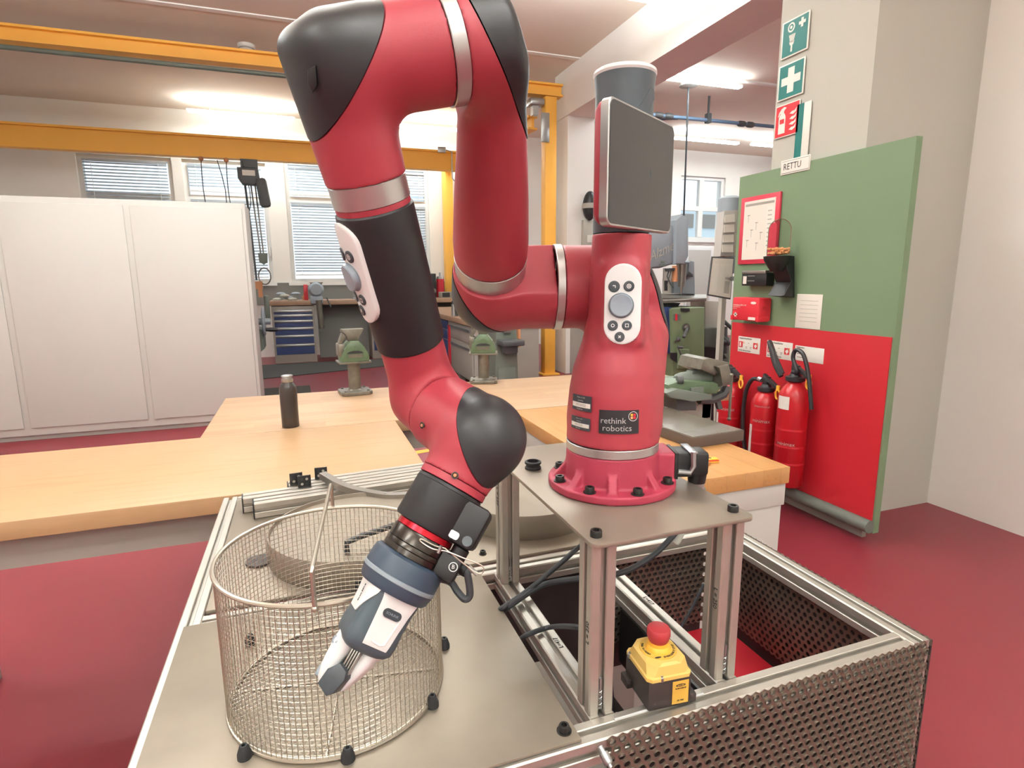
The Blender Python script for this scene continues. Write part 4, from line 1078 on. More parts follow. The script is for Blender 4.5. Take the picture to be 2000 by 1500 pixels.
# connector block with round B sticker and cable
b = MB(); b.obox(GA(tq+.026, .046, .006), sideR, toV, d6, (.030, .030, .030), .004); b.lathe([(0, .011), (.9, .011), (1, .009)], GA(tq+.016, .050, .004), GA(tq-.002, .050, .004), 18); blk = b.build('changer_block', M['black_plastic'], qc)
b = MB(); ctr = GA(tq+.0225, .0535, .0214)
b.lathe([(0, .0056), (.0004, .0056), (.0004, 0)], ctr, ctr+toV, 24, rel=False); stk = b.build('sticker', M['white_plastic'], blk)
b = MB(); b.lathe([(0, .0046), (.0002, .0046), (.0002, 0)], ctr+toV*.0004, ctr+toV*2, 24, rel=False); b.build('sticker_disc', M['ink'], stk)
text('B', .0070, ctr+toV*.0008-d6*.0-sideR*.0, -d6*.35+sideR*.94, -d6*.94-sideR*.35, M['white_plastic'], stk, 'sticker_letter', 'CENTER')
# ---- gripper: collar, housing, white shells, fingers
tg = tq+.0385
TWI = R(-30)                                                     # housing turned about the tool axis
gx = sideR*math.cos(TWI)+toV*math.sin(TWI); gy = -sideR*math.sin(TWI)+toV*math.cos(TWI)
b = MB(); b.lathe([(0, .034), (0, .0425), (.003, .0462), (.010, .0474), (.0245, .0478)], GA(tg), GA(tg)+d6, 72, rel=False, caps=False)
b.lathe([(0, .0478), (.0012, .0473), (.010, .0455), (.0135, .043), (.0135, .03)], GA(tg+.0305), GA(tg+.0305)+d6, 72, rel=False, caps=False); grip = b.build('gripper_collar', M['collar_blue'], robot, 40)
band(GA(tg+.0243), d6, .0483, .0483, .0064, 'collar_band', 'band_grey', grip, .0012)
def sec(t, hx, hy, n=4.0, off=0.0, cx=0, cy=0, N=64):
    out = []
    for i in range(N):
        a = 2*math.pi*i/N; c, s_ = math.cos(a), math.sin(a)
        r = (abs(c)**n+abs(s_)**n)**(-1/n)
        out.append(GA(tg+t)+gx*((hx+off)*c*r+cx)+gy*((hy+off)*s_*r+cy))
    return out
HS = [(.030, .0390, .0390, 2.6), (.044, .0350, .0350, 3.2), (.060, .0325, .0325, 4), (.080, .0320, .0320, 4.5), (.098, .0330, .0330, 4.5), (.108, .0322, .0322, 4.2), (.113, .0285, .0285, 4), (.116, .024, .024, 3.5)]
b = MB(); b.loft([sec(*h) for h in HS]); hs = b.build('gripper_housing', M['gripper_blue'], robot, 40)
def hsp(t):
    for a, c in zip(HS, HS[1:]):
        if a[0] <= t <= c[0]:
            k = (t-a[0])/(c[0]-a[0]); return [a[i]+(c[i]-a[i])*k for i in range(4)]
    return list(HS[-1])
def shellpt(t, a, off):
    _, hx, hy, n = hsp(t); c, s_ = math.cos(a), math.sin(a); r = (abs(c)**n+abs(s_)**n)**(-1/n)
    return GA(tg+t)+gx*((hx+off)*c*r)+gy*((hy+off)*s_*r)
def shell(poly, name, m, off=.0022, parent=None, n=10):
    """curved panel: poly = ((t, angle) left edge list, right edge list)"""
    b = MB(); L, Rr = poly; k = len(L); vs = []; vb = []
    for i in range(k):
        for j in range(n+1):
            f = j/n; t = L[i][0]+(Rr[i][0]-L[i][0])*f; a = L[i][1]+(Rr[i][1]-L[i][1])*f
            edge = (i in (0, k-1)) or (j in (0, n))
            vs.append(b.bm.verts.new(shellpt(t, a, off*(.75 if edge else 1)))); vb.append(b.bm.verts.new(shellpt(t, a, -.002)))
    def fa(i, j): return i*(n+1)+j
    for i in range(k-1):
        for j in range(n):
            b.bm.faces.new((vs[fa(i, j)], vs[fa(i, j+1)], vs[fa(i+1, j+1)], vs[fa(i+1, j)]))
    for i in range(k-1):
        for j in (0, n): b.bm.faces.new((vs[fa(i, j)], vs[fa(i+1, j)], vb[fa(i+1, j)], vb[fa(i, j)]))
    for j in range(n):
        for i in (0, k-1): b.bm.faces.new((vs[fa(i, j)], vs[fa(i, j+1)], vb[fa(i, j+1)], vb[fa(i, j)]))
    return b.build(name, M[m], parent or hs, 40)
# angle 90deg = gy (towards viewer, turned left), 0 = gx (right)
def edges(ts, al, ar):
    f = lambda arr, t: float(np.interp(t, [q[0] for q in arr], [R(q[1]) for q in arr]))
    return [(t, f(al, t)) for t in ts], [(t, f(ar, t)) for t in ts]
ts = [.0385+.0034*i for i in range(20)]
wl_ = shell(edges(ts, [(.038, 124), (.050, 119), (.103, 112)], [(.038, 50), (.055, 54), (.103, 62)]), 'white_shell', 'white_plastic')
ts2 = [.0385+.0034*i for i in range(13)]
wl2 = shell(edges(ts2, [(.038, 206), (.06, 206), (.080, 200)], [(.038, 125), (.050, 130), (.080, 160)]), 'white_shell', 'white_plastic')
cxp = shellpt(.063, R(88), .0024); t1 = (shellpt(.063, R(80), .0024)-shellpt(.063, R(98), .0024)).normalized(); n1 = t1.cross(d6).normalized()
if n1.dot(CC-cxp) < 0: n1 = -n1
b = MB(); b.prism([cxp+t1*p_[1]+d6*p_[0] for p_ in pill(.0105, .024, 8)], n1*.0012); lg = b.build('logo_badge', M['button_grey'], wl_)
text('SCHUNK', .0042, cxp+n1*.0015, t1, -d6, M['grey_plastic'], lg, 'badge_lettering', 'CENTER')
lp = shellpt(.070, R(168), .0026); lt = (shellpt(.050, R(168), .0026)-lp).normalized(); la = (shellpt(.06, R(160), .0026)-shellpt(.06, R(176), .0026)).normalized()
text('Co-act EGP-C', .0036, lp, lt, -la, M['ink'], wl2, 'type_lettering')
b = MB(); b.tube([shellpt(.064, R(66), .0016), shellpt(.085, R(70), .0020), shellpt(.096, R(72), .0020), shellpt(.0985, R(80), .0020), shellpt(.0970, R(100), .0016)], .0014, 8); b.build('moulded_edge', M['white_plastic'], wl_)
FW = R(8); gx = sideR*math.cos(FW)+toV*math.sin(FW); gy = -sideR*math.sin(FW)+toV*math.cos(FW)
# fingers
def finger(pts, name):
    secs = []
    for (t, x, y, w_, h_) in pts:
        c = GA(tg+t)+gx*x+gy*y
        secs.append([c+gx*px+gy*py for px, py in rrect(w_, h_, min(w_, h_)*.42, 5)])
    b = MB(); b.loft(secs); return b.build(name, M['white_plastic'], robot, 50)
fa_ = finger([(.100, -.0150, .006, .026, .034), (.116, -.0160, .006, .026, .034), (.134, -.0175, .006, .022, .032), (.150, -.0180, .006, .018, .030), (.162, -.0165, .006, .014, .027), (.168, -.0150, .006, .008, .020)], 'finger')
fb_ = finger([(.100, .0170, -.006, .020, .034), (.114, .0165, -.006, .020, .034), (.134, .0130, -.006, .017, .032), (.152, .0085, -.006, .012, .028), (.166, .0050, -.006, .007, .022)], 'finger')
for k in range(4):
    x = -.0012+.0032*k; b = MB(); b.obox(GA(tg+.128)+gx*x+gy*.004, gx, gy, d6, (.0022, .030, .034), .0005); b.build('finger_guide', M['steel'], robot)
def padblock(x0, x1, t0, t1, y, w_, parent):
    b = MB(); pr = [(x0, t0+.012), (x0+.010, t0), (x1-.003, t0+.004), (x1, t0+.012), (x1-.004, t1-.006), (x1-.010, t1), (x0-.002, t1-.006)]
    b.prism([GA(tg+t)+gx*x+gy*(y-w_/2) for x, t in pr], gy*w_, .0012); return b.build('finger_pad', M['button_grey'], parent)
padblock(-.0135, .0110, .136, .172, .008, .036, fa_)
b = MB(); b.obox(GA(tg+.157)+gx*-.0245+gy*.010, gx, gy, d6, (.006, .014, .013), .002); b.build('finger_button', M['grey_plastic'], fa_)
b = MB(); q = GA(tg+.120)+gx*-.0245+gy*.019; nq = (gy-gx*.6).normalized(); b.lathe([(0, .0050), (.0012, .0050), (.0014, .003), (-.001, .0025), (-.001, 0)], q, q+nq, 18, rel=False, caps=False); b.build('finger_screw', M['grey_plastic'], fa_)
# the tool is a little smaller than drawn: scale about the flange
GS = .93
for o in [q for q in bpy.data.objects if q not in _before]:
    if o.type == 'MESH':
        for v in o.data.vertices: v.co = pFL+(v.co-pFL)*GS
_GA = GA
GA = lambda t, x=0, y=0: pFL+(_GA(t, x, y)-pFL)*GS
qa = [GA(tq+.034, .058, .010), GA(tq+.050, .066, .012)]
cab = bez([GA(tq+.020, .064, .004), at_d(912, 1118, .655), at_d(918, 1160, .655), at_d(908, 1170, .655), at_d(893, 1155, .66), at_d(880, 1137, .665), GA(tq+.044, .040, .010)], 8)
b = MB(); b.tube(cab, .0042, 10); b.build('tool_cable', M['cable'], qc)
b = MB(); b.lathe([(0, .0075), (1, .006)], cab[1], cab[8], 14); b.build('cable_boot', M['black_plastic'], qc)
# steel safety wire loop
wl = bez([at_d(869, 1071, .632), at_d(848, 1065, .632), at_d(824, 1053, .632), at_d(822, 1058, .632), at_d(845, 1072, .632), at_d(872, 1077, .632), at_d(905, 1090, .634), at_d(938, 1103, .638), at_d(945, 1112, .638), at_d(938, 1121, .638), at_d(918, 1110, .638), at_d(880, 1080, .633), at_d(869, 1071, .632)], 6)
b = MB(); b.tube(wl, .0008, 6); b.build('safety_wire', M['wire_steel'], qc)
b = MB(); b.cyl(at_d(915, 1106, .64), at_d(932, 1122, .64), .0026, seg=8); b.build('wire_ferrule', M['galvanised'], qc)
b = MB(); b.cyl(at_d(862, 1066, .632), at_d(856, 1080, .632), .002, seg=8); b.build('wire_ferrule', M['galvanised'], qc)
# ================================================================ wooden tables
def table(name, label, x0, x1, y0, y1, m, th=.05, body=None):
    t = thing(name, label, 'table', ((x0+x1)/2, (y0+y1)/2, FZ), 'wooden work tables')
    b = MB(); b.box((x0, y0, -th), (x1, y1, 0), bev=.003); b.build('tabletop', M[m], t)
    bx0, bx1, by0, by1 = body or (x0+.06, x1-.06, y0+.06, y1-.06)
    if body:
        b = MB(); b.box((bx0, by0, FZ), (bx1, by1, -th-.075), bev=.002); b.build('cabinet_body', M['locker_white'], t)
        b = MB(); b.box((bx0-.006, by0-.006, -th-.075), (bx1+.006, by1+.006, -th), bev=.002); b.build('apron', M['locker_white'], t)
    else:
        for x in (bx0, bx1-.06):
            for y in (by0, by1-.06):
                b = MB(); b.box((x, y, FZ), (x+.06, y+.06, -th), bev=.003); b.build('leg', M['cabinet_grey'], t)
        b = MB(); b.box((bx0, by0, -th-.1), (bx1, by0+.02, -th)); b.box((bx0, by1-.02, -th-.1), (bx1, by1, -th)); b.build('apron', M['cabinet_grey'], t, 0)
    return t
table('work_table', 'wooden table with particle board top directly behind the cart, left side', -1.55, .006, 1.092, 1.80, 'ply_top')
table('work_table', 'long beech work table across the back carrying the bottle and two vises', -.735, 1.75, 1.805, 2.60, 'beech')
table('work_table', 'beech table with white cabinet body right of the robot base', .535, 1.085, .730, 1.795, 'beech_warm', .055, (.55, 1.075, .745, 1.78))
# knots of wear: small dark drill marks
# ================================================================ bottle
q = at_z(568, 833, 0); bt = thing('drinking_bottle', 'matt black drinking bottle with steel cap on the back table', 'bottle', (q.x, q.y, 0))
b = MB(); b.lathe([(0, .030), (.002, .0335), (.150, .0340), (.165, .0325), (.175, .0285), (.182, .0225), (.186, .0215)], (q.x, q.y, .0005), (q.x, q.y, 1), 40, rel=False); b.build('body', M['bottle_black'], bt)
b = MB(); b.lathe([(0, .0215), (.002, .0225), (.013, .0225), (.014, .019), (.020, .019), (.021, .0225), (.026, .0222), (.028, .019), (.028, 0)], (q.x, q.y, .1865), (q.x, q.y, 1), 32, rel=False); b.build('cap', M['galvanised'], bt)
# ================================================================ table vises on pillars
def pillar_vise(px, py, label, ang, s=1.0):
    q = at_z(px, py, 0); t = thing('pillar_vise', label, 'vise', (q.x, q.y, 0), 'green vises on steel pillars')
    u = V((math.cos(ang), math.sin(ang), 0)); v = V((-u.y, u.x, 0)); k = V((0, 0, 1)); o = V((q.x, q.y, .0005))
    def P(a, c, z): return o+u*a*s+v*c*s+k*z*s
    b = MB(); b.prism([P(-.066, -.05, 0), P(-.05, -.065, 0), P(.05, -.065, 0), P(.066, -.05, 0), P(.066, .05, 0), P(.05, .065, 0), P(-.05, .065, 0), P(-.066, .05, 0)], k*.016*s, .003)
    b.build('base_plate', M['vise_steel'], t)
    for a, c in ((-.048, -.046), (.048, -.046), (.048, .046), (-.048, .046)):
        b = MB(); b.cyl(P(a, c, .016), P(a, c, .021), .006*s, seg=6); b.build('bolt', M['vise_steel'], t)
    b = MB(); b.lathe([(0, .032*s), (.006*s, .026*s), (.124*s, .026*s)], P(0, 0, .016), P(0, 0, .016)+k, 24, rel=False); b.build('pillar', M['vise_steel'], t)
    b = MB(); b.obox(P(0, 0, .142), u, v, k, (.135*s, .11*s, .008*s), .001); b.build('swivel_plate', M['vise_steel'], t)
    # lower green housing: front profile extruded
    pr = [(-.058, .146), (.058, .146), (.060, .165), (.050, .192), (.040, .192), (.046, .200), (.034, .216), (.018, .234), (-.018, .234), (-.034, .216), (-.046, .200), (-.040, .192), (-.050, .192), (-.060, .165)]
    b = MB(); b.prism([P(x, -.052, z) for x, z in pr], v*.09*s, .004); b.build('housing', M['vise_green'], t)
    b = MB(); b.prism([P(x, -.0532, z) for x, z in [(-.036, .182), (.036, .182), (.028, .189), (.012, .193), (-.012, .193), (-.028, .189)]], -v*.0008); b.build('slide_gap', M['cap_black'], t, 0)
    b = MB(); b.prism([P(x, -.0532, z) for x, z in [(-.03, .164), (.03, .164), (.03, .178), (-.03, .178)]], -v*.0012); b.build('maker_plate', M['vise_steel'], t, 0)
    b = MB(); b.lathe([(0, .011), (1, .011)], P(0, -.0530, .207), P(0, -.0550, .207), 18); b.build('spindle_end', M['vise_green'], t)
    b = MB(); b.obox(P(-.052, .0, .196), u, v, k, (.028*s, .08*s, .055*s), .006); b.build('moving_jaw_body', M['vise_steel'], t)
    jr = [(-.020, .232), (.020, .232), (.022, .248), (.026, .258), (.042, .270), (.046, .284), (-.046, .284), (-.046, .272), (-.026, .260), (-.022, .248)]
    b = MB(); b.prism([P(x, -.03, z) for x, z in jr], v*.05*s, .003); b.build('jaw', M['vise_steel'], t)
    b = MB(); b.prism([P(x, -.031, z) for x, z in [(-.044, .268), (-.030, .255), (-.040, .235), (-.056, .215), (-.062, .225), (-.052, .250)]], v*.05*s, .003); b.build('rear_jaw', M['vise_steel'], t)
    return t
pillar_vise(694, 768, 'left green vise on a steel pillar bolted to the back table behind the sleeve', R(6), 1.2)
pillar_vise(945, 746, 'right green vise on a steel pillar below the red elbow', R(-18), 1.2)
# ================================================================ surface plate and big vise on the right table
sp = thing('surface_plate', 'grey steel surface plate lying on the right wooden table', 'plate', (1.04, 1.2, 0))
p1, p2 = at_z(1352, 877, 0), at_z(1452, 861, 0)
d = (p2-p1).normalized(); nn = V((-d.y, d.x, 0)); c3 = p2+nn*.42; c4 = p1+nn*.42
b = MB(); b.prism([p1+V((0, 0, .0005)), p2+V((0, 0, .0005)), c3+V((0, 0, .0005)), c4+V((0, 0, .0005))], (0, 0, .040), .002); b.build('slab', M['granite_side'], sp)
b = MB(); ins = .004; b.prism([p1+V((0, 0, .0405))+d*ins+nn*ins, p2+V((0, 0, .0405))-d*ins+nn*ins, c3+V((0, 0, .0405))-d*ins-nn*ins, c4+V((0, 0, .0405))+d*ins-nn*ins], (0, 0, .0015)); b.build('ground_face', M['granite'], sp, 0)
q = at_z(1341, 798, 0.0); bv = thing('bench_vise', 'heavy grey green bench vise on a post at the far end of the right table', 'vise', (q.x, q.y, 0))
depv = (q-CC).dot(CF); sv = depv/FOC     # metres per pixel at the vise
yv = q.y
def VP(px, py, off=0.0):
    return at_y(px, py, yv+off)
b = MB(); b.prism([VP(1322, 802, -.09), VP(1360, 802, -.09), VP(1360, 775, -.09)*1, VP(1322, 775, -.09)], (0, .1, 0), .004); b.build('post', M['machine_dark'], bv)
b = MB(); b.prism([VP(1300, 768, -.14), VP(1322, 760, -.14), VP(1392, 772, -.14), VP(1390, 782, -.14), VP(1352, 784, -.14), VP(1310, 778, -.14)], (0, .24, 0), .005); b.build('swivel_base', M['grey_green'], bv)
b = MB(); b.prism([VP(1305, 752, -.10), VP(1328, 744, -.10), VP(1395, 746, -.10), VP(1412, 755, -.10), VP(1400, 770, -.10), VP(1318, 774, -.10), VP(1302, 766, -.10)], (0, .16, 0), .008); b.build('fixed_body', M['vise_green'], bv)
b = MB(); a_, c_ = VP(1319, 744, -.02), VP(1404, 733, -.02); pxm = depv/FOC
b.lathe([(0, 9*pxm), (.04, 13*pxm), (.15, 15*pxm), (.8, 17*pxm), (1, 16*pxm)], a_, c_, 20); b.obox(a_.lerp(c_, .5)+V((0, 0, 13*pxm)), c_-a_, (0, 1, 0), (0, 0, 1), (40*pxm, .05, 8*pxm), .006); b.build('slide', M['grey_green'], bv)
b = MB(); b.prism([VP(1368, 722, -.10), VP(1374, 702, -.10), VP(1386, 699, -.10), VP(1424, 708, -.10), VP(1426, 716, -.10), VP(1402, 726, -.10), VP(1398, 734, -.10)], (0, .17, 0), .008); b.build('moving_jaw', M['vise_steel'], bv)
b = MB(); b.prism([VP(1400, 716, -.12), VP(1424, 712, -.12), VP(1430, 730, -.12), VP(1428, 752, -.12), VP(1408, 756, -.12), VP(1412, 735, -.12)], (0, .20, 0), .008); b.build('fixed_jaw', M['vise_steel'], bv)
b = MB(); b.tube([VP(1420, 755, -.05), VP(1412, 770, -.05), VP(1390, 780, -.05), VP(1365, 780, -.05)], .022, 8); b.build('arched_neck', M['machine_dark'], bv)
b = MB(); b.cyl(VP(1322, 742, -.09), VP(1334, 742, -.10), .018, seg=16); b.build('spindle', M['machine_dark'], bv)
b = MB(); b.prism([VP(1350, 758, -.112), VP(1375, 755, -.112), VP(1375, 770, -.112), VP(1350, 772, -.112)], (0, .012, 0), .002); b.build('cast_plate', M['grey_green'], bv)
b = MB(); b.cyl(VP(1429, 735, -.16), VP(1424, 818, -.16), .006, seg=8); b.sphere(VP(1424, 818, -.16), .009); b.sphere(VP(1429, 733, -.16), .009); b.build('clamp_lever', M['vise_steel'], bv)
b = MB(); b.prism([VP(1398, 778, -.05), VP(1406, 776, -.05), VP(1412, 798, -.05), VP(1404, 800, -.05)], (0, .02, 0)); b.build('pivot_lever', M['machine_dark'], bv)
# steel rule bundle left of the vise post
q = at_z(1312, 800, 0)
b = MB()
b.box((q.x-.03, q.y-.03, .0005), (q.x+.07, q.y+.03, .004), rot=Matrix.Rotation(R(-28), 3, 'Z')); b.box((q.x-.02, q.y-.01, .004), (q.x+.07, q.y+.03, .008), rot=Matrix.Rotation(R(-14), 3, 'Z'))
tag(b.build('steel_rules', M['vise_steel'], None, 0), 'thin steel rules lying behind the surface plate', 'ruler')
# tape measure and leather strap
q = at_z(1388, 902, 0)
t = thing('tape_measure', 'yellow and red tape measure box on the right table edge', 'tape measure', (q.x, q.y, 0))
rt = Matrix.Rotation(R(-12), 3, 'Z')
b = MB(); b.box((q.x-.022, q.y-.014, .0005), (q.x+.022, q.y+.014, .006), .001, rt); b.build('lower_shell', M['tape_yellow'], t)
b = MB(); b.box((q.x-.0225, q.y-.0145, .006), (q.x+.0225, q.y+.0145, .0085), .0005, rt); b.build('red_band', M['red_plastic'], t)
b = MB(); b.box((q.x-.021, q.y-.013, .0085), (q.x+.021, q.y+.013, .0135), .002, rt); b.build('upper_shell', M['tape_yellow'], t)
b = MB(); b.cyl((q.x-.004, q.y, .0135), (q.x-.004, q.y, .0140), .005, seg=14); b.build('button', M['ink'], t)
q = at_z(1378, 908, 0)
b = MB(); b.box((q.x-.02, q.y-.011, .0005), (q.x+.012, q.y+.008, .011), .002, Matrix.Rotation(R(10), 3, 'Z')); tag(b.build('leather_pouch', M['leather'], None), 'small brown leather pouch beside the yellow tape measure', 'pouch')
# ================================================================ crane gantry
def ibeam(b, p0, p1, hgt, wd, tf=.025):
    p0 = V(p0); p1 = V(p1); ax = (p1-p0).normalized(); sd = ax.cross(V((0, 0, 1))).normalized(); L = (p1-p0).length; c = (p0+p1)/2
    for dz in (hgt/2-tf/2, -hgt/2+tf/2): b.obox(c+V((0, 0, dz)), ax, sd, (0, 0, 1), (L, wd, tf))
    b.obox(c, ax, sd, (0, 0, 1), (L, wd*.25, hgt-2*tf+.002)); return b
t = thing('gantry_crane', 'yellow gantry frame with posts and two beams behind the red arm', 'crane', (3.02, 7.17, FZ))
b = MB(); ibeam(b, (-4.6, 7.17, 3.07), (3.19, 7.17, 3.11), .16, .16); b.build('cross_beam', M['crane_yellow'], t, 0)
b = MB(); b.box((2.93, 7.09, FZ), (3.10, 7.25, 3.02), bev=.012); b.box((2.88, 7.04, FZ), (3.15, 7.3, FZ+.02)); b.build('post', M['crane_yellow'], t)
b = MB(); b.box((2.32, 10.58, FZ), (2.50, 10.75, 2.62), bev=.012); b.box((2.26, 10.53, FZ), (2.56, 10.8, FZ+.02)); b.build('post', M['crane_yellow'], t)
b = MB(); ibeam(b, (2.83, 7.30, 2.72), (2.40, 10.60, 2.70), .18, .14); b.build('runway_beam', M['crane_yellow'], t, 0)
b = MB(); b.box((2.72, 7.1, 2.90), (2.93, 7.3, 2.99), bev=.02); b.box((2.77, 7.14, 2.78), (2.85, 7.24, 2.90)); b.box((2.86, 7.06, 2.42), (2.98, 7.085, 2.80), bev=.01); b.build('runway_hanger', M['galvanised'], t)
t = thing('crane_girder', 'thick yellow crane girder across the windows carrying the hoist', 'crane', (.5, 9.6, 2.57))
b = MB(); ibeam(b, (-4.4, 9.6, 2.57), (2.42, 9.6, 2.59), .32, .16, .03); b.build('girder', M['crane_yellow'], t, 0)
b = MB(); b.box((1.98, 9.49, 2.70), (2.12, 9.52, 2.80), bev=.01); b.tube([(2.12, 9.5, 2.75), (2.22, 9.5, 2.73), (2.22, 9.5, 2.3), (2.25, 9.5, 2.26), (2.38, 9.5, 2.25)], .012, 8); b.build('end_trolley', M['galvanised'], t)
# hoist hanging from the girder
hx = at_y(489, 350, 9.55).x
t = thing('chain_hoist', 'dark electric chain hoist hanging from the yellow girder at the left', 'hoist', (hx, 9.55, 2.41))
b = MB(); b.box((hx-.12, 9.5, 2.30), (hx+.12, 9.6, 2.42)); b.build('trolley', M['machine_dark'], t)
b = MB(); b.prism([(hx-.17, 9.45, 2.29), (hx+.12, 9.45, 2.29), (hx+.14, 9.45, 2.10), (hx+.05, 9.45, 2.04), (hx-.12, 9.45, 2.05), (hx-.17, 9.45, 2.13)], (0, .2, 0), .02); b.build('motor_housing', M['machine_dark'], t)
b = MB(); b.box((hx-.1, 9.44, 2.17), (hx+.08, 9.452, 2.25)); b.build('rating_plate', M['sign_white'], t, 0)
b = MB(); b.obox((hx+.17, 9.5, 1.93), (1, 0, .12), (0, 1, 0), (-.12, 0, 1), (.16, .14, .44), .05); b.build('chain_bag', M['machine_dark'], t)
b = MB(); b.cyl((hx+.0, 9.55, 2.05), (hx+.06, 9.55, 1.02), .012, seg=6); b.cyl((hx+.06, 9.55, 2.05), (hx+.10, 9.55, 1.02), .012, seg=6); b.build('load_chain', M['steel'], t)
b = MB(); b.prism([(hx+.02, 9.5, 1.02), (hx+.16, 9.5, 1.02), (hx+.15, 9.5, .88), (hx+.09, 9.5, .84), (hx+.03, 9.5, .88)], (0, .1, 0), .012); b.build('hook_block', M['grey_green'], t)
b = MB(); b.tube([V((hx+.09+.09*math.cos(a*.4), 9.55, .66+.13*math.sin(a*.4))) for a in range(16)], .012, 6, closed=True); b.build('load_ring', M['steel'], t)
b = MB(); b.box((hx-.07, 9.52, .46), (hx+.05, 9.58, .58)); b.box((hx-.02, 9.5, .33), (hx+.04, 9.56, .47)); b.build('sling_hook', M['copper_wood'], t)
b = MB(); b.tube([(hx-.08, 9.5, 2.06), (hx-.05, 9.5, 1.4), (hx-.03, 9.5, .6)], .016, 8); b.build('pendant_cable', M['machine_dark'], t)
b = MB(); b.box((hx+.05, 9.47, -.05), (hx+.13, 9.55, .36), bev=.03); b.build('control_pendant', M['grey_green'], t)
t = thing('festoon_cable', 'looped black festoon cables below the yellow girder, far left', 'cable', (-1.2, 9.5, 2.40))
for k, x0 in enumerate((-1.62, -1.28)):
    b = MB(); b.tube([V((x0+.13*math.sin(a/12*math.pi*2-math.pi)*(.4 if a < 6 else 1), 9.5, 2.38-.86*math.sin(a/12*math.pi))) + V((a*.018, 0, 0)) for a in range(13)], .007, 6); b.build('loop', M['cable'], t)
    b = MB(); b.sphere((x0, 9.5, 2.385), .035); b.build('roller', M['copper_wood'], t)
# ================================================================ white locker at the left
t = thing('white_locker', 'tall white steel locker behind the wooden table, far left', 'cabinet', (-1.5, 5.75, FZ))
xr = at_y(494, 590, 5.5).x
b = MB(); b.box((xr-2.9, 5.5, FZ+.05), (xr, 6.0, 1.30), bev=.006); b.box((xr-2.85, 5.55, FZ), (xr-.05, 5.95, FZ+.06)); b.build('body', M['locker_white'], t)
for k in range(3):
    b = MB(); b.box((xr-.95*(k+1)+.02, 5.485, FZ+.12), (xr-.95*k-.03, 5.502, 1.25), bev=.004); d = b.build('door', M['locker_white'], t)
# ================================================================ back bench with drawers
t = thing('back_workbench', 'long brown workbench top along the window wall', 'workbench', (.6, 10.3, FZ))
b = MB(); b.box((-.86, 9.87, .175), (2.9, 10.50, .255), bev=.008); b.build('worktop', M['bench_top'], t)
b = MB(); b.box((-.1, 10.44, FZ), (2.9, 10.48, .175)); b.build('back_panel', M['backsplash'], t, 0)
b = MB(); b.box((2.82, 9.9, FZ), (2.9, 10.48, .175)); b.build('side_leg', M['cabinet_grey'], t, 0)
def drawers(x0, x1, y, z0, z1, fr, label, d=.65, name='drawer_cabinet', group='blue drawer cabinets', face='drawer_blue'):
    t = thing(name, label, 'drawer cabinet', ((x0+x1)/2, y+d/2, FZ), group)
    b = MB(); b.box((x0, y+.012, z0), (x1, y+d, z1), bev=.004); b.build('carcass', M['cabinet_grey'], t)
    zt = z1-.06
    tot = sum(fr); H = zt-(z0+.14)
    for f in fr:
        h = H*f/tot
        b = MB(); b.box((x0+.035, y, zt-h+.006), (x1-.035, y+.015, zt-.006)); dr = b.build('drawer', M[face], t, 0)
        b = MB(); b.box((x0+.035, y-.012, zt-.046), (x1-.035, y+.004, zt-.008), bev=.004); b.build('handle', M['galvanised'], dr)
        zt -= h
    return t
drawers(-.84, -.16, 9.90, FZ, .165, [1, 1.25, 1.6, 1.7, 2.0, 2.4], 'blue six drawer cabinet under the back bench, left of the black sleeve')
drawers(.78, 1.45, 9.90, FZ, .165, [1, 1.5, 2, 3, 3.4], 'blue drawer cabinet mostly hidden behind the black sleeve')
# pipe vise and clutter on the bench
px_ = at_y(618, 575, 9.8).x
t = thing('leg_vise', 'grey bench vise with a hanging steel pipe on the back bench', 'vise', (px_, 9.8, .2))
b = MB(); b.box((px_-.1, 9.78, .20), (px_+.1, 10.1, .33), bev=.02); b.lathe([(0, .09), (.5, .13), (1, .09)], (px_, 9.72, .44), (px_, 9.95, .44), 18); b.box((px_-.08, 9.8, .32), (px_+.08, 10.0, .5), bev=.02); b.build('body', M['machine_grey'], t)
b = MB(); b.prism([(px_-.10, 9.8, .56), (px_+.12, 9.8, .56), (px_+.07, 9.8, .48), (px_-.05, 9.8, .48)], (0, .14, 0), .01); b.build('jaw', M['vise_steel'], t)
b = MB(); b.lathe([(0, .052), (1, .047)], (px_+.03, 9.78, .26), (px_+.05, 9.78, -.22), 14); b.build('pipe', M['vise_steel'], t)
b = MB(); b.tube([(px_+.16, 9.8, .30), (px_+.22, 9.74, .14)], .012, 6); b.build('lever', M['machine_dark'], t)
cl = at_y(556, 578, 10.1)
t = thing('rag_pile', 'crumpled grey rags on the left end of the back bench', 'rags', (cl.x, 10.1, .256))
for k in range(6):
    b = MB(); b.sphere((cl.x-.12+.06*k, 10.05+.05*(k % 2), .275+.03*((k*3) % 4)), .05, (1.6, 1, .6), 8, 6); b.build('rag', M['machine_grey' if k % 2 else 'column_grey'], t, 20)
b = MB(); b.lathe([(0, .05), (.5, .05), (.7, .03), (1, .03)], (cl.x+.33, 10.1, .256), (cl.x+.33, 10.1, .37), 12); tag(b.build('oil_can', M['copper_wood'], None), 'small brown can on the back bench left of the grey vise', 'can')
b = MB(); b.box((px_-.2, 10.0, .256), (px_-.13, 10.06, .52), bev=.01); tag(b.build('red_bottle', M['red_plastic'], None), 'small red bottle behind the grey vise on the back bench', 'bottle')
b = MB(); b.tube(bez([(.50, 10.0, .275), (.62, 10.06, .27), (.74, 9.98, .28), (.66, 10.1, .285), (.55, 10.0, .275)], 6), .016, 6); tag(b.build('air_hose', M['machine_grey'], None), 'coiled grey air hose on the back bench beside the black sleeve', 'hose')
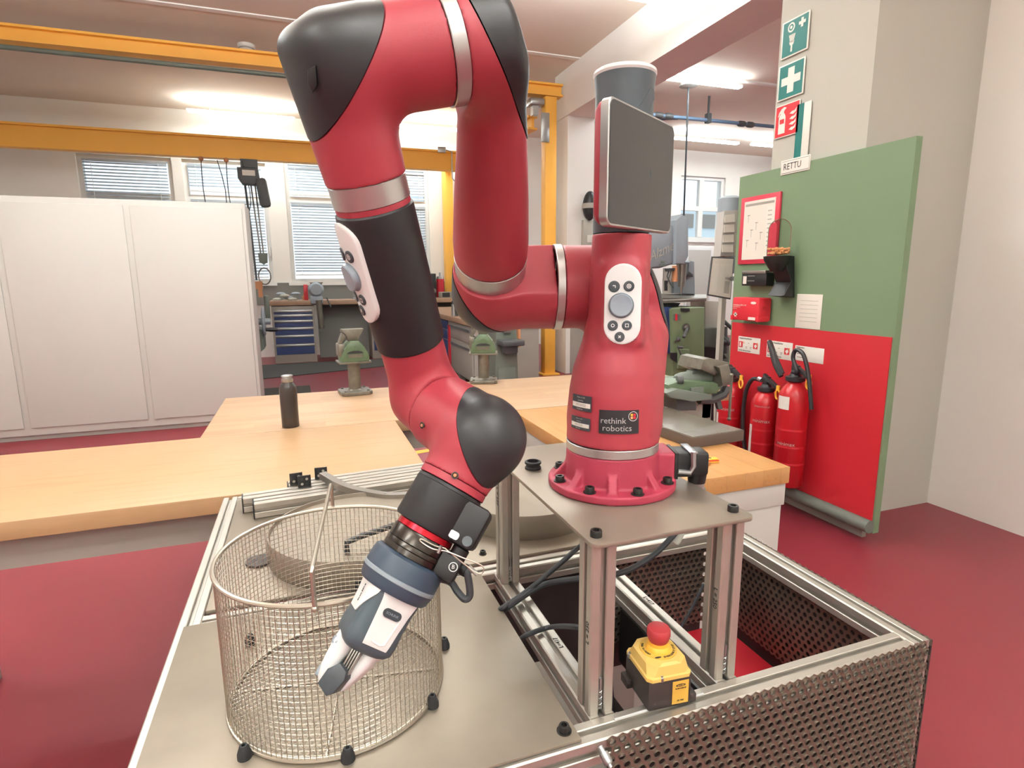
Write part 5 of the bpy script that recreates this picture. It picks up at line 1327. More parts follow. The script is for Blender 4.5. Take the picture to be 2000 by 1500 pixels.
# things right of the sleeve on the back bench
q = at_y(845, 560, 10.2)
t = thing('loudspeaker', 'small black loudspeaker standing on the back bench beside the sleeve', 'speaker', (q.x, 10.2, .256))
b = MB(); b.box((q.x-.08, 10.2, .256), (q.x+.07, 10.38, .70), bev=.01); b.build('cabinet', M['cap_black'], t)
b = MB(); b.lathe([(0, .05), (1, .04)], (q.x+.02, 10.202, .38), (q.x+.02, 10.19, .38), 16); b.build('woofer', M['steel'], t)
q = at_y(860, 565, 10.35)
t = thing('spray_can', 'red spray can with silver top on the back bench', 'spray can', (q.x, 10.35, .256))
b = MB(); b.cyl((q.x, 10.35, .256), (q.x, 10.35, .60), .075, seg=16); b.build('can', M['red_plastic'], t)
b = MB(); b.lathe([(0, .075), (.4, .06), (.45, .02), (1, .018)], (q.x, 10.35, .60), (q.x, 10.35, .72), 16); b.build('cap', M['galvanised'], t)
q = at_y(880, 578, 10.1)
t = thing('grey_radio', 'flat grey radio with dark front panel on the back bench', 'radio', (q.x, 10.1, .256))
b = MB(); b.box((q.x-.2, 10.0, .256), (q.x+.2, 10.25, .36), bev=.008); b.build('case', M['cabinet_grey'], t)
b = MB(); b.box((q.x-.18, 9.99, .27), (q.x-.04, 10.005, .35)); b.build('front_panel', M['cap_black'], t, 0)
q = at_y(893, 565, 10.3)
b = MB(); b.box((q.x-.03, 10.27, .256), (q.x+.30, 10.46, .62), bev=.01); tag(b.build('black_monitor', M['cap_black'], None), 'black box beside the grey radio on the back bench', 'box')
t = thing('machine_handwheel', 'dark handwheel on a grey machine behind the white locker edge', 'machine', (-.95, 7.6, FZ))
q = at_y(498, 640, 7.6)
b = MB(); b.box((q.x-.5, 7.5, FZ), (q.x-.02, 8.0, .12), bev=.02); b.prism([(q.x-.05, 7.5, -.40), (q.x+.10, 7.5, -.28), (q.x+.10, 7.5, -.05), (q.x-.05, 7.5, .05)], (0, .4, 0)); b.build('base', M['grey_green'], t)
q = at_y(512, 628, 7.5)
b = MB(); b.lathe([(0, .17), (.5, .19), (1, .17)], (q.x, 7.5, q.z), (q.x+.035, 7.5, q.z), 24); b.lathe([(0, .05), (1, .04)], (q.x-.2, 7.5, q.z), (q.x+.10, 7.5, q.z), 14); b.build('handwheel', M['machine_grey'], t)
b = MB(); b.lathe([(0, .022), (.5, .028), (1, .02)], (q.x+.03, 7.46, q.z-.10), (q.x+.18, 7.46, q.z-.11), 12); b.build('crank_handle', M['cap_black'], t)
b = MB(); b.box((q.x-.22, 7.42, q.z-.06), (q.x-.05, 7.6, q.z+.16), bev=.01); b.build('gearbox', M['column_grey'], t)
# ================================================================ cabinets coming forward on the right of the sleeve
zt = at_x(871, 619, 1.6).z
yA, yB = 6.15, 9.85
t = thing('side_workbench', 'workbench with grey drawers running towards the windows behind the red elbow', 'workbench', (2.0, 7.5, FZ))
b = MB(); b.box((1.55, yA-.05, zt-.03), (2.5, yB, zt+.04), bev=.006); b.build('worktop', M['bench_top'], t)
b = MB(); b.box((1.60, yA, FZ+.12), (2.45, yB, zt-.03)); b.box((1.64, yA+.04, FZ), (1.72, yA+.12, FZ+.12)); b.box((1.64, yA+.9, FZ), (1.72, yA+1.0, FZ+.12)); b.box((2.34, yA+.04, FZ), (2.42, yA+.12, FZ+.12)); b.build('carcass', M['cabinet_grey'], t, 0)
hz = zt-.03-(FZ+.12)
for k, (za, zb) in enumerate(((.68, .98), (.02, .65))):
    b = MB(); b.box((1.585, yA+.06, FZ+.12+hz*za), (1.605, yA+1.15, FZ+.12+hz*zb), bev=.004); d = b.build('drawer', M['cabinet_grey'], t)
    b = MB(); b.box((1.565, yA+.1, FZ+.12+hz*zb-.07), (1.588, yA+1.1, FZ+.12+hz*zb-.04)); b.build('handle', M['galvanised'], d, 0)
for k, (za, zb) in enumerate(((.80, .98), (.60, .78), (.02, .58))):
    b = MB(); b.box((1.585, yA+1.35, FZ+.12+hz*za), (1.605, yB-.6, FZ+.12+hz*zb), bev=.004); b.build('drawer', M['drawer_blue'], t)
b = MB(); b.box((1.58, yA+1.2, FZ+.2), (1.6, yA+1.3, zt-.1)); b.build('lock_strip', M['red_plastic'], t, 0)
for k, (px1, px2) in enumerate(((882, 892), (892, 902))):
    q = at_y((px1+px2)/2, 622, yA+1.0+.0*k)
    t = thing('steel_cylinder', ('left' if k == 0 else 'right')+'most of two polished steel cylinders with dark caps on the side bench', 'cylinder', (q.x, q.y, zt+.04), 'polished cylinders on the side bench')
    b = MB(); b.cyl((q.x, q.y, zt+.04), (q.x, q.y, zt+.20), .034, seg=18); b.build('barrel', M['galvanised'], t)
    b = MB(); b.cyl((q.x, q.y, zt+.20), (q.x, q.y, zt+.245), .028, seg=18); b.build('cap', M['cap_black'], t)
q = at_y(916, 620, yA+.9)
t = thing('green_vise', 'green bench vise on the side bench mostly hidden by the black elbow cap', 'vise', (q.x, q.y, zt+.04))
b = MB(); b.box((q.x-.1, q.y-.1, zt+.04), (q.x+.1, q.y+.1, zt+.16), bev=.02); b.build('body', M['vise_green'], t)
b = MB(); b.box((q.x-.08, q.y-.08, zt+.16), (q.x+.08, q.y+.06, zt+.24), bev=.015); b.cyl((q.x-.16, q.y, zt+.12), (q.x-.1, q.y, zt+.12), .035); b.build('jaw', M['machine_dark'], t)
q = at_y(902, 540, 10.87)
b = MB(); b.tube([V((q.x+.10*math.cos(a*.42), 10.87, q.z+.09*math.sin(a*.42))) for a in range(15)], .022, 8, closed=True); tag(b.build('headset', M['cap_black'], None), 'black ring shaped headset hung on the white wall behind the elbow cap', 'headset')
# grinder pedestal
q0 = at_y(967, 735, 5.3); q1 = at_y(1012, 735, 5.3)
t = thing('grinder_pedestal', 'grey green machine pedestal with small tray behind the table vise', 'pedestal', ((q0.x+q1.x)/2, 5.45, FZ))
zt2 = .16
cx = (q0.x+q1.x)/2; hw = (q1.x-q0.x)/2
b = MB(); b.loft([[(cx-hw*s, 5.3, z), (cx+hw*s, 5.3, z), (cx+hw*s, 5.7, z), (cx-hw*s, 5.7, z)] for z, s in ((FZ, 1.15), (FZ+.1, 1.05), (zt2-.1, .85), (zt2, .8))]); b.build('column', M['grey_green'], t, 0)
b = MB(); b.box((cx-hw*.75, 5.285, FZ+.15), (cx+hw*.75, 5.302, -.36), bev=.006); b.build('cover', M['grey_green'], t)
zz = at_y(990, 668, 5.25).z
b = MB(); b.box((cx-hw*.85, 5.08, zz-.03), (cx+hw*1.0, 5.3, zz+.03), bev=.012); b.box((cx-hw*.5, 5.14, zz-.12), (cx+hw*.6, 5.3, zz-.02), bev=.02); b.build('water_tray', M['machine_dark'], t)
b = MB(); b.box((cx-.04, 5.27, .02), (cx+.05, 5.3, .10)); b.build('switch', M['steel'], t, 0)
b = MB(); b.box((cx+hw*.95, 5.26, -.14), (cx+hw*1.12, 5.32, .10)); b.build('orange_handle', M['copper_wood'], t, 0)
# white partition cupboard next to the post, wall board and dark pole
t = thing('white_cupboard', 'pale cupboard between the pedestal and the yellow post', 'cabinet', (2.9, 8.3, FZ))
b = MB(); b.box((2.56, 8.3, FZ), (3.25, 9.0, .95), bev=.006); b.build('body', M['column_grey'], t)
b = MB(); b.box((2.59, 8.285, FZ+.08), (2.88, 8.302, .9)); b.build('door', M['locker_white'], t, 0)
b = MB(); b.box((2.91, 8.285, FZ+.08), (3.22, 8.302, .9)); b.build('door', M['locker_white'], t, 0)
t = thing('wall_locker', 'white wall panel with dark conduit behind the yellow post', 'panel', (3.0, 9.2, 1.2))
b = MB(); b.box((2.55, 9.15, .95), (3.3, 9.3, 2.6)); b.build('panel', M['wall_white'], t, 0)
b = MB(); b.cyl((2.98, 9.10, 1.0), (2.98, 9.10, 2.55), .03, seg=10); b.build('conduit', M['machine_dark'], t)
b = MB(); b.box((2.48, 9.12, 1.25), (2.62, 9.15, 2.1)); b.box((2.48, 9.12, .97), (2.62, 9.15, 1.25)); b.build('notice', M['steel'], t, 0)
for z in (1.45, 2.2):
    b = MB(); b.box((2.86, 9.09, z), (3.1, 9.13, z+.02)); b.build('clip', M['galvanised'], t, 0)
# ================================================================ safety column at the right
SX = 2.40
board = thing('safety_board', 'green painted backing board with red lower half on the grey column', 'board', (SX+.02, 2.0, .3))
yT, yN = 2.59, 1.42
def bx(a, b_, m, name, parent, bev=0, smooth=30):
    q = MB(); q.box(a, b_, bev=bev); return q.build(name, M[m], parent, smooth)
bx((SX+.005, yN, -.74), (SX+.045, yT, 1.232), 'board_green', 'green_panel', board)
bx((SX, yN+.01, -.72), (SX+.006, 2.575, .292), 'board_red', 'red_panel', board)
def sgn(px0, py0, px1, py1):
    a = at_x(px0, py0, SX); c = at_x(px1, py1, SX); return a, c
ny, nz = V((0, -1, 0)), V((0, 0, 1))       # reading direction, up
class Sign:
    def __init__(s, name, label, cat, px, pyt, pyb, w=None, X=SX+.043, m='sign_white', th=.004, group=None):
        a = at_x(px, pyt, X); c = at_x(px, pyb, X); s.y0 = a.y; s.zt = a.z; s.h = a.z-c.z; s.w = w or s.h; s.X = X-th
        s.t = thing(name, label, cat, (X, s.y0-s.w/2, s.zt-s.h/2), group)
        q = MB(); q.box((s.X, s.y0-s.w, s.zt-s.h), (X-.0005, s.y0, s.zt), bev=.001); s.t_plate = q.build('plate', M[m], s.t)
    def p(s, u, v, k=1): return V((s.X-.0006*k, s.y0-s.w*u, s.zt-s.h*(1-v)))
    def rect(s, u0, v0, u1, v1, m, k=1, name='panel'):
        q = MB(); q.prism([s.p(u0, v0, k), s.p(u1, v0, k), s.p(u1, v1, k), s.p(u0, v1, k)], (.0005, 0, 0)); return q.build(name, M[m], s.t_plate, 0)
    def poly(s, pts, m, k=2, name='symbol'):
        q = MB(); q.prism([s.p(u, v, k) for u, v in pts], (.0004, 0, 0)); return q.build(name, M[m], s.t_plate, 0)
    def text(s, st, u, v, size, m='ink', k=2, align='LEFT', name='lettering', sx=1.0): return text(st, size*s.h, s.p(u, v, k), ny, nz, M[m], s.t_plate, name, align, sx=sx)
def circ(cx, cy, r, n=20, ry=None): return [(cx+r*math.cos(2*math.pi*i/n), cy+(ry or r)*math.sin(2*math.pi*i/n)) for i in range(n)]
s = Sign('eyewash_sign', 'green eyewash sign with eye and shower symbol, topmost on the grey column', 'sign', 1530, 47, 117)
s.rect(.05, .04, .95, .96, 'sign_green')
s.poly([(.22+.26*(1-math.cos(a*math.pi/10))/1*.5*1.0*2*.5+.0, .78+.13*math.sin(a*math.pi/10)) for a in range(11)][:11]+[(.48-.26*(1-math.cos(a*math.pi/10))*.5, .78-.13*math.sin(a*math.pi/10)) for a in range(1, 10)], 'sign_white', 2)
s.poly(circ(.35, .78, .085), 'sign_green', 3); s.poly(circ(.35, .78, .045), 'sign_white', 4)
s.poly([(.28, .58), (.52, .58), (.47, .38), (.33, .38)], 'sign_white', 2); s.poly([(.30, .40), (.50, .40), (.46, .30), (.43, .30), (.43, .12), (.37, .12), (.37, .30), (.34, .30)], 'sign_white', 2)
for i in range(4):
    for j in range(4): s.rect(.305+.05*j, .42+.04*i, .325+.05*j, .435+.04*i, 'sign_green', 3, 'drop')
s.poly([(.62, .74), (.70, .74), (.70, .66), (.78, .66), (.78, .74), (.86, .74), (.86, .82), (.78, .82), (.78, .90), (.70, .90), (.70, .82), (.62, .82)], 'sign_white', 2)
s = Sign('first_aid_sign', 'green sign with white cross, second from the top on the grey column', 'sign', 1523, 132, 199)
s.rect(.05, .04, .95, .96, 'sign_green')
s.poly([(.14, .40), (.38, .40), (.38, .16), (.62, .16), (.62, .40), (.86, .40), (.86, .62), (.62, .62), (.62, .86), (.38, .86), (.38, .62), (.14, .62)], 'sign_white', 2)
s = Sign('extinguisher_sign', 'red fire extinguisher sign with flames on the grey column', 'sign', 1517, 210, 272)
s.rect(.03, .03, .97, .97, 'sign_red')
s.poly([(.16, .12), (.44, .12), (.44, .62), (.40, .70), (.36, .74), (.36, .80), (.46, .88), (.36, .92), (.26, .88), (.16, .78), (.12, .66), (.16, .66), (.2, .74), (.24, .74), (.20, .70), (.16, .62)], 'sign_white', 2)
s.rect(.21, .42, .39, .56, 'sign_red', 3)
for k in range(4): s.poly([(.60, .18+.16*k), (.74, .14+.16*k), (.86, .20+.16*k), (.88, .32+.16*k), (.80, .24+.16*k), (.70, .24+.16*k)], 'sign_white', 2, 'flame')
s = Sign('side_notice', 'narrow green edged notice beside the red fire extinguisher sign', 'sign', 1559, 205, 312, .10); s.rect(.0, .0, .5, 1, 'sign_green')
s = Sign('rettung_sign', 'white sign with black capital letters on the top edge of the green board', 'sign', 1527, 315, 343, .215, X=SX+.004)
s.rect(.03, .09, .97, .91, 'ink'); s.rect(.034, .115, .966, .885, 'sign_white', 2); s.text('RETTU', .10, .5, .62, k=3, sx=.86)
s = Sign('escape_plan', 'escape plan in a red frame on the green board', 'picture', 1452, 388, 516, X=SX+.004, m='frame_red', th=.014, w=.33)
s.rect(.10, .065, .90, .935, 'paper'); s.rect(.13, .86, .87, .895, 'cabinet_grey', 2); s.rect(.70, .20, .86, .82, 'sign_white', 2)
for i in range(9): s.rect(.73, .25+.062*i, .83, .27+.062*i, 'column_grey', 3, 'plan_line')
for u, v in ((.2, .72), (.3, .5), (.2, .35), (.42, .6), (.45, .3), (.55, .45)): s.rect(u, v, u+.07, v+.012, 'cabinet_grey', 3, 'plan_mark'); s.rect(u+.02, v-.1, u+.03, v, 'column_grey', 3, 'plan_line')
# clear hygiene dispenser
q = at_x(1528, 560, SX); t = thing('ear_plug_dispenser', 'ear plug dispenser with clear dome and black base on the green board', 'dispenser', (SX, q.y, q.z))
yc = at_x(1523, 505, SX-.07).y; ztop = at_x(1523, 428, SX-.07).z; zj = at_x(1523, 500, SX-.07).z; zb = at_x(1530, 578, SX-.07).z
b = MB(); r_ = .062
pr = [(zj, r_*1.02)]+[(ztop-r_+r_*math.sin(a*math.pi/16), r_*math.cos(a*math.pi/16)) for a in range(8)]+[(ztop, 0.001)]
b.lathe([(z, r) for z, r in pr], (SX-.085, yc, 0), (SX-.085, yc, 1), 32, rel=False, caps=False); b.build('clear_dome', M['clear_plastic'], t)
for k in range(70):
    a = random.uniform(0, 6.28); rr = r_*.85*math.sqrt(random.random()); 
    if k == 0: bb = MB()
    bb.sphere((SX-.085+rr*math.cos(a), yc+rr*math.sin(a), zj+.012+random.uniform(0, .03)), .012, (1, .8, .7), 6, 5)
tag(bb.build('ear_plugs', M['orange_foam'], t), kind='stuff')
b = MB(); b.lathe([(0, .034), (.25, .050), (.75, .076), (.98, .080), (1, .066)], (SX-.085, yc, zj-.09), (SX-.085, yc, zj), 28); b.build('funnel', M['black_plastic'], t)
b = MB(); b.prism([(SX-.002, yc+.075, zj), (SX-.085, yc+.07, zj-.01), (SX-.06, yc+.055, zj-.10), (SX-.03, yc+.05, zb+.08), (SX-.10, yc+.05, zb), (SX-.002, yc+.05, zb-.01)], (0, -.12, 0), .008); b.build('wall_bracket', M['black_plastic'], t)
# small black box on the board
s0_ = at_x(1450, 530, SX); t = thing('card_box', 'small black plaster box with clear lid under the escape plan', 'box', (SX-.03, s0_.y-.08, s0_.z))
y0, y1 = at_x(1451, 545, SX-.05).y, at_x(1499, 545, SX-.05).y; za, zb2 = at_x(1451, 530, SX-.05).z, at_x(1451, 558, SX-.05).z
bx((SX-.06, y1, zb2), (SX+.003, y0, za-.012), 'black_plastic', 'case', t, .006); bx((SX-.066, y1+.004, za-.018), (SX+.001, y0-.004, za+.004), 'steel', 'lid', t, .004)
q = MB(); q.box((SX-.0615, y0-.045, zb2+.012), (SX-.0602, y0-.014, zb2+.06)); q.build('label', M['sign_white'], t, 0)
for k in range(2):
    q = MB(); q.box((SX-.0615, y0-.115, zb2+.028+.03*k), (SX-.0602, y0-.055, zb2+.034+.03*k)); q.build('print_line', M['steel'], t, 0)
# first aid box
fa = at_x(1429, 580, SX-.10); y0, y1 = at_x(1430, 600, SX-.10).y, at_x(1482, 600, SX-.10).y; z1, z0 = at_x(1429, 580, SX-.10).z, at_x(1430, 624, SX-.10).z
t = thing('first_aid_box', 'red first aid box with white cross mounted on the board', 'first aid box', (SX-.05, (y0+y1)/2, z0))
bx((SX-.10, y1, z0), (SX-.001, y0, z1), 'red_plastic', 'case', t, .010); 
bx((SX-.105, y1-.004, z0-.002), (SX-.02, y1+.012, z0+.03), 'red_plastic', 'corner_foot', t, .003); bx((SX-.105, y0-.012, z0-.002), (SX-.02, y0+.006, z0+.03), 'red_plastic', 'corner_foot', t, .003)
bx((SX-.075, y1-.003, z0+.07), (SX-.05, y1+.004, z1-.05), 'board_red', 'clasp', t, .002)
fx = SX-.1006; W_ = y0-y1; H_ = z1-z0
def fr(u0, v0, u1, v1, m, k=1, nm='print'):
    q = MB(); q.box((fx-.0004*k, y0-W_*u1, z0+H_*v0), (fx+.0006, y0-W_*u0, z0+H_*v1)); return q.build(nm, M[m], t, 0)
fr(.06, .12, .24, .36, 'sign_red', 1); fr(.12, .15, .18, .33, 'sign_white', 2, 'cross'); fr(.08, .21, .22, .27, 'sign_white', 2, 'cross'); fr(.64, .05, .90, .17, 'sign_white', 1, 'label')
q = MB(); q.prism([(fx-.0005, y0-W_*(.80+.10*math.cos(a*.35)), z0+H_*(.78+.055*math.sin(a*.35))) for a in range(18)], (.0008, 0, 0)); q.build('maker_oval', M['sign_white'], t, 0)
text('Verbandkasten DIN 13 157', H_*.088, (fx-.0006, y0-W_*.05, z0+H_*.66), ny, nz, M['sign_white'], t, 'lettering', sx=.82)
text('Betriebsverbandkasten', H_*.05, (fx-.0006, y0-W_*.05, z0+H_*.58), ny, nz, M['sign_white'], t, 'lettering')
text('First aid kit', H_*.05, (fx-.0006, y0-W_*.05, z0+H_*.50), ny, nz, M['sign_white'], t, 'lettering')
# extinguisher notices
for k, (px, pt, pb, w_, ttl, lbl) in enumerate(((1443, 656, 686, .20, 'Schaum-Feuerlöscher', 'left white foam extinguisher notice on the red board'), (1499, 664, 697, .205, 'Schaum-Feuerlöscher', 'middle foam extinguisher notice partly behind a black hose'), (1554, 674, 703, .205, 'Kohlensäure', 'right notice cut by the picture edge on the red board'))):
    s = Sign('extinguisher_notice', lbl, 'notice', px, pt, pb, w_, X=SX+.0005, th=.002, group=None)
    s.text(ttl, .05, .89, .16, sx=.82); 
    if k < 2:
        s.rect(.04, .30, .22, .68, 'sign_red'); s.rect(.08, .36, .15, .62, 'sign_white', 2); s.text('A', .24, .62, .22, 'orange_foam')
        s.rect(.70, .30, .90, .68, 'sign_red'); s.poly([(.74, .5), (.80, .34), (.87, .48), (.82, .62)], 'sign_white', 2); s.text('B', .86, .62, .22, 'orange_foam')
        for u in (.36, .56): s.rect(u, .34, u+.07, .37, 'ink', 1, 'print_line'); s.rect(u, .26, u+.06, .28, 'ink', 1, 'print_line')
        s.rect(.46, .60, .52, .62, 'ink', 1, 'print_line'); s.text('nicht für elektrische Brände', .05, .12, .12, sx=.8)
    else:
        for v in (.62, .45, .22): s.rect(.08, v, .30, v+.03, 'ink', 1, 'print_line')
s = Sign('hanging_paper', 'crumpled white paper sheet at the right picture edge above the red board', 'paper', 1558, 574, 640, .18, X=SX+.004, th=.003, m='paper')
for v in (.2, .32, .44, .56, .68, .8): s.rect(.15, v, .85, v+.015, 'column_grey', 1, 'print_line')
# ---- three extinguishers
def extinguisher(px, ptop, pbot_z, r, label, kind, hoseside):
    X = SX-.10; y = at_x(px, ptop, X).y; zt = at_x(px, ptop, X).z
    t = thing('fire_extinguisher', label, 'fire extinguisher', (X, y, pbot_z), 'red fire extinguishers on the board')
    L = zt-pbot_z
    dome = [(L-.09, r), (L-.06, r*.93), (L-.03, r*.75), (L-.01, r*.5), (L, r*.35)] if kind != 'co2' else [(L-.12, r), (L-.08, r*.94), (L-.045, r*.75), (L-.02, r*.48), (L, r*.3)]
    b = MB(); b.lathe([(0, r*.85), (.015, r)]+dome+[(L, 0)], (X, y, pbot_z), (X, y, 9), 40, rel=False); body = b.build('cylinder', M['extinguisher_red'], t, 40)
    for k in range(3):
        z = pbot_z+L*(.22+.16*k); b = MB(); b.lathe([(0, r+.0006), (1, r+.0006)], (X, y, z), (X, y, z+.012), 40, caps=False); b.build('print_band', M['board_red'], t)
    b = MB(); b.lathe([(0, r*.45), (.010, r*.62), (.03, r*.62), (.035, r*.4), (.05, r*.32)], (X, y, zt-.012), (X, y, 9), 24, rel=False); b.obox((X-.0, y, zt+.055), (0, 1, 0), (1, 0, 0), (0, 0, 1), (.04, .035, .06), .006); b.build('valve', M['cap_black'], t)
    b = MB(); b.prism([(X-.015, y+.02, zt+.10), (X-.015, y-.10, zt+.035), (X-.015, y-.10, zt+.015), (X-.015, y-.01, zt+.06), (X-.015, y+.02, zt+.07)], (.03, 0, 0), .004); b.build('lever', M['cap_black'], t)
    b = MB(); b.tube([V((X-.02, y-.115+.016*math.cos(a*.52), zt-.005+.028*math.sin(a*.52))) for a in range(12)], .006, 6, closed=True); b.box((X-.025, y-.125, zt+.02), (X-.015, y-.105, zt+.05)); b.build('yellow_seal', M['tape_yellow'], t)
    d_ = V((-.86, -.5, 0))
    if kind == 'foam':
        def wp(c, zz, off=0): a = math.atan2(-.55, -.84)+(c.x+off)/r; return V((X+(r+.001)*math.cos(a), y+(r+.001)*math.sin(a), zz+c.y))
        zz = pbot_z+L*.66
        text('minimax', .032, (0, 0, 0), (1, 0, 0), (0, 1, 0), M['sign_white'], t, 'lettering', 'CENTER', warp=lambda c: wp(c, zz))
        text('Schaumlöscher', .016, (0, 0, 0), (1, 0, 0), (0, 1, 0), M['sign_white'], t, 'lettering', 'CENTER', warp=lambda c: wp(c, zz+.09))
        b = MB(); vs = []
        for i in range(7):
            for j in range(2): c = V((-.055-.028*i/6, 0, 0)); vs.append(b.bm.verts.new(wp(c, pbot_z+L*(.28+.36*j)-.02)))
        for i in range(6): b.bm.faces.new((vs[2*i], vs[2*i+2], vs[2*i+3], vs[2*i+1]))
        b.build('paper_label', M['paper'], t)
    else:
        def wp(c, zz, off=0): a = math.atan2(-.45, -.9)+(c.x+off)/r; return V((X+(r+.001)*math.cos(a), y+(r+.001)*math.sin(a), zz+c.y))
        b = MB(); vs = []
        for i in range(7):
            for j in range(2): vs.append(b.bm.verts.new(wp(V((-.07+.075*i/6, 0, 0)), pbot_z+L*(.74+.12*j))))
        for i in range(6): b.bm.faces.new((vs[2*i], vs[2*i+2], vs[2*i+3], vs[2*i+1]))
        b.build('paper_label', M['sign_white'], t)
        text('minimax', .030, (0, 0, 0), (1, 0, 0), (0, 1, 0), M['sign_white'], t, 'lettering', 'CENTER', warp=lambda c: wp(c, pbot_z+L*.42))
    return t, X, y, zt
zbot = -.62
t, X, y, zt = extinguisher(1428, 742, zbot, .078, 'left red extinguisher half hidden by the big vise', 'foam', 1)
b = MB(); b.tube(bez([(X-.02, y+.03, zt+.06), (X-.03, y+.10, zt+.02), (X-.03, y+.14, zt-.15), (X-.03, y+.12, zt-.45)], 8), .013, 8); b.build('hose', M['cap_black'], t)
t, X, y, zt = extinguisher(1496, 762, zbot, .080, 'middle red extinguisher with looped hose and yellow seal', 'foam', 1)
b = MB(); b.tube(bez([(X-.02, y+.03, zt+.06), (X-.02, y+.10, zt+.05), (X-.02, y+.15, zt-.05), (X-.02, y+.155, zt-.25), (X-.02, y+.12, zt-.42)], 8), .013, 8); b.build('hose', M['cap_black'], t)
b = MB(); b.cyl((X-.02, y+.02, zt+.06), (X-.02, y+.045, zt+.065), .015, seg=10); b.build('hose_fitting', M['galvanised'], t)
t, X, y, zt = extinguisher(1553, 742, zbot, .084, 'right red carbon dioxide extinguisher with black horn hose', 'co2', 1)
b = MB(); b.tube(bez([at_x(1528, 730, X-.02), at_x(1515, 700, X-.02), at_x(1508, 680, X-.02), at_x(1503, 668, X-.02), at_x(1506, 680, X-.03), at_x(1514, 712, X-.03), at_x(1526, 735, X-.03)], 8), [.012]*24+[.014]*25 if False else .014, 8); b.build('horn_hose', M['cap_black'], t)
b = MB(); b.tube(bez([(X-.02, y, zt+.05), at_x(1556, 725, X-.03), at_x(1549, 700, X-.03), at_x(1553, 685, X-.03), at_x(1563, 686, X-.03), at_x(1572, 700, X-.03), at_x(1580, 740, X-.03), at_x(1585, 800, X-.03)], 8), .012, 8); b.build('hose', M['cap_black'], t)
# grey conduit at the base of the board
b = MB(); b.cyl((SX-.02, 1.42, -.70), (SX-.02, 2.6, -.70), .035, seg=14); tag(b.build('floor_conduit', M['grey_green'], None), 'grey conduit running along the foot of the red board', 'pipe')
# ---- framed notices left of the board
t = thing('leaning_board', 'white notice sheet in a dark frame standing left of the green board', 'notice board', at_y(1415, 560, 2.75))
def quadpt(px, py, Y): return at_y(px, py, Y)
YB = 2.85
A = [quadpt(*p, YB) for p in ((1382, 577), (1427, 585), (1434, 503), (1391, 501))]
n_ = (A[1]-A[0]).cross(A[3]-A[0]).normalized()
if n_.dot(CC-A[0]) < 0: n_ = -n_
b = MB(); b.prism(A, -n_*.012, .002); b.build('frame', M['machine_dark'], t)
cA = sum(A, V((0, 0, 0)))/4
B = [cA+(p-cA)*.93 for p in A]
b = MB(); b.prism([A[1].lerp(A[2], .45), A[1].lerp(A[2], .55), V((SX+.02, 2.575, A[1].lerp(A[2], .55).z)), V((SX+.02, 2.575, A[1].lerp(A[2], .45).z))], (0.0, .03, 0)); b.build('arm', M['machine_dark'], t, 0)
b = MB(); b.prism([p+n_*.0008 for p in B], n_*.0006); sh = b.build('sheet', M['paper'], t, 0)
def inq(u, v, k=1): return (B[0]*(1-u)+B[1]*u)*(1-v)+(B[3]*(1-u)+B[2]*u)*v+n_*(.0016+.0005*k)
for (u0, v0, u1, v1, m_) in ((.08, .08, .35, .86, 'sign_white'), (.40, .08, .62, .86, 'sign_white'), (.68, .10, .92, .42, 'column_grey'), (.68, .46, .92, .52, 'column_grey'), (.66, .56, .92, .86, 'sign_white')):
    b = MB(); b.quad(inq(u0, v0), inq(u1, v0), inq(u1, v1), inq(u0, v1)); b.build('text_block', M[m_], sh, 0)
t = thing('wall_rack', 'white leaflet rack with paper trays left of the red framed plan', 'rack', at_y(1432, 480, 3.0))
A = [at_y(*p, 3.0) for p in ((1407, 500), (1432, 500), (1437, 410), (1415, 412))]
b = MB(); b.prism(A, (0.03, .12, 0), .003); b.build('case', M['locker_white'], t)
for v in (.08, .30, .52, .74):
    b = MB(); b.prism([A[0].lerp(A[3], v)+(V((.005, -.012, 0))), A[1].lerp(A[2], v)+V((-.01, -.012, 0)), A[1].lerp(A[2], v+.17)+V((-.01, -.004, 0)), A[0].lerp(A[3], v+.17)+V((.005, -.004, 0))], (0, .006, 0)); b.build('paper_tray', M['paper'], t, 0)
b = MB(); b.prism([A[1], A[1]+V((.02, 0, 0)), A[2]+V((.02, 0, 0)), A[2]], (0.03, .12, 0), .002); b.build('side_panel', M['column_grey'], t)
q = at_y(1428, 395, 3.2)
b = MB(); b.lathe([(0, .085), (.97, .085), (1, .06)], (q.x, 3.22, .62), (q.x, 3.22, at_y(1428, 384, 3.22).z), 28); b.build('canister', M['machine_grey'], t)
b = MB(); b.box((A[1].x-.03, 3.06, FZ), (A[1].x+.01, 3.10, A[1].z+.05)); b.build('post', M['column_grey'], t)
# ---- drill press
DY = 5.2
def D(px, py, dy=0.0): return at_y(px, py, DY+dy)
t = thing('drill_press', 'blue grey column drill press right of the robot head', 'machine', at_y(1310, 700, DY))
b = MB(); b.prism([D(1228, 518), D(1228, 432), D(1300, 432), D(1322, 444), D(1322, 514), D(1290, 524), D(1262, 524)], (0, .45, 0), .03); b.build('head_casting', M['machine_grey'], t)
b = MB(); b.prism([D(1320, 516, -.05), D(1320, 430, -.05), D(1334, 418, -.05), D(1346, 425, -.05), D(1346, 500, -.05), D(1338, 516, -.05)], (0, .40, 0), .03); b.build('belt_cover', M['machine_grey'], t)
b = MB(); b.cyl(D(1248, 520, .15), D(1248, 725, .15), .055, seg=18); b.build('column', M['machine_grey'], t)
b = MB(); b.lathe([(0, .05), (1, .04)], D(1333, 516, .05), D(1331, 560, .05), 14); b.lathe([(0, .02), (1, .012)], D(1331, 560, .05), D(1330, 574, .05), 10); b.build('spindle', M['steel'], t)
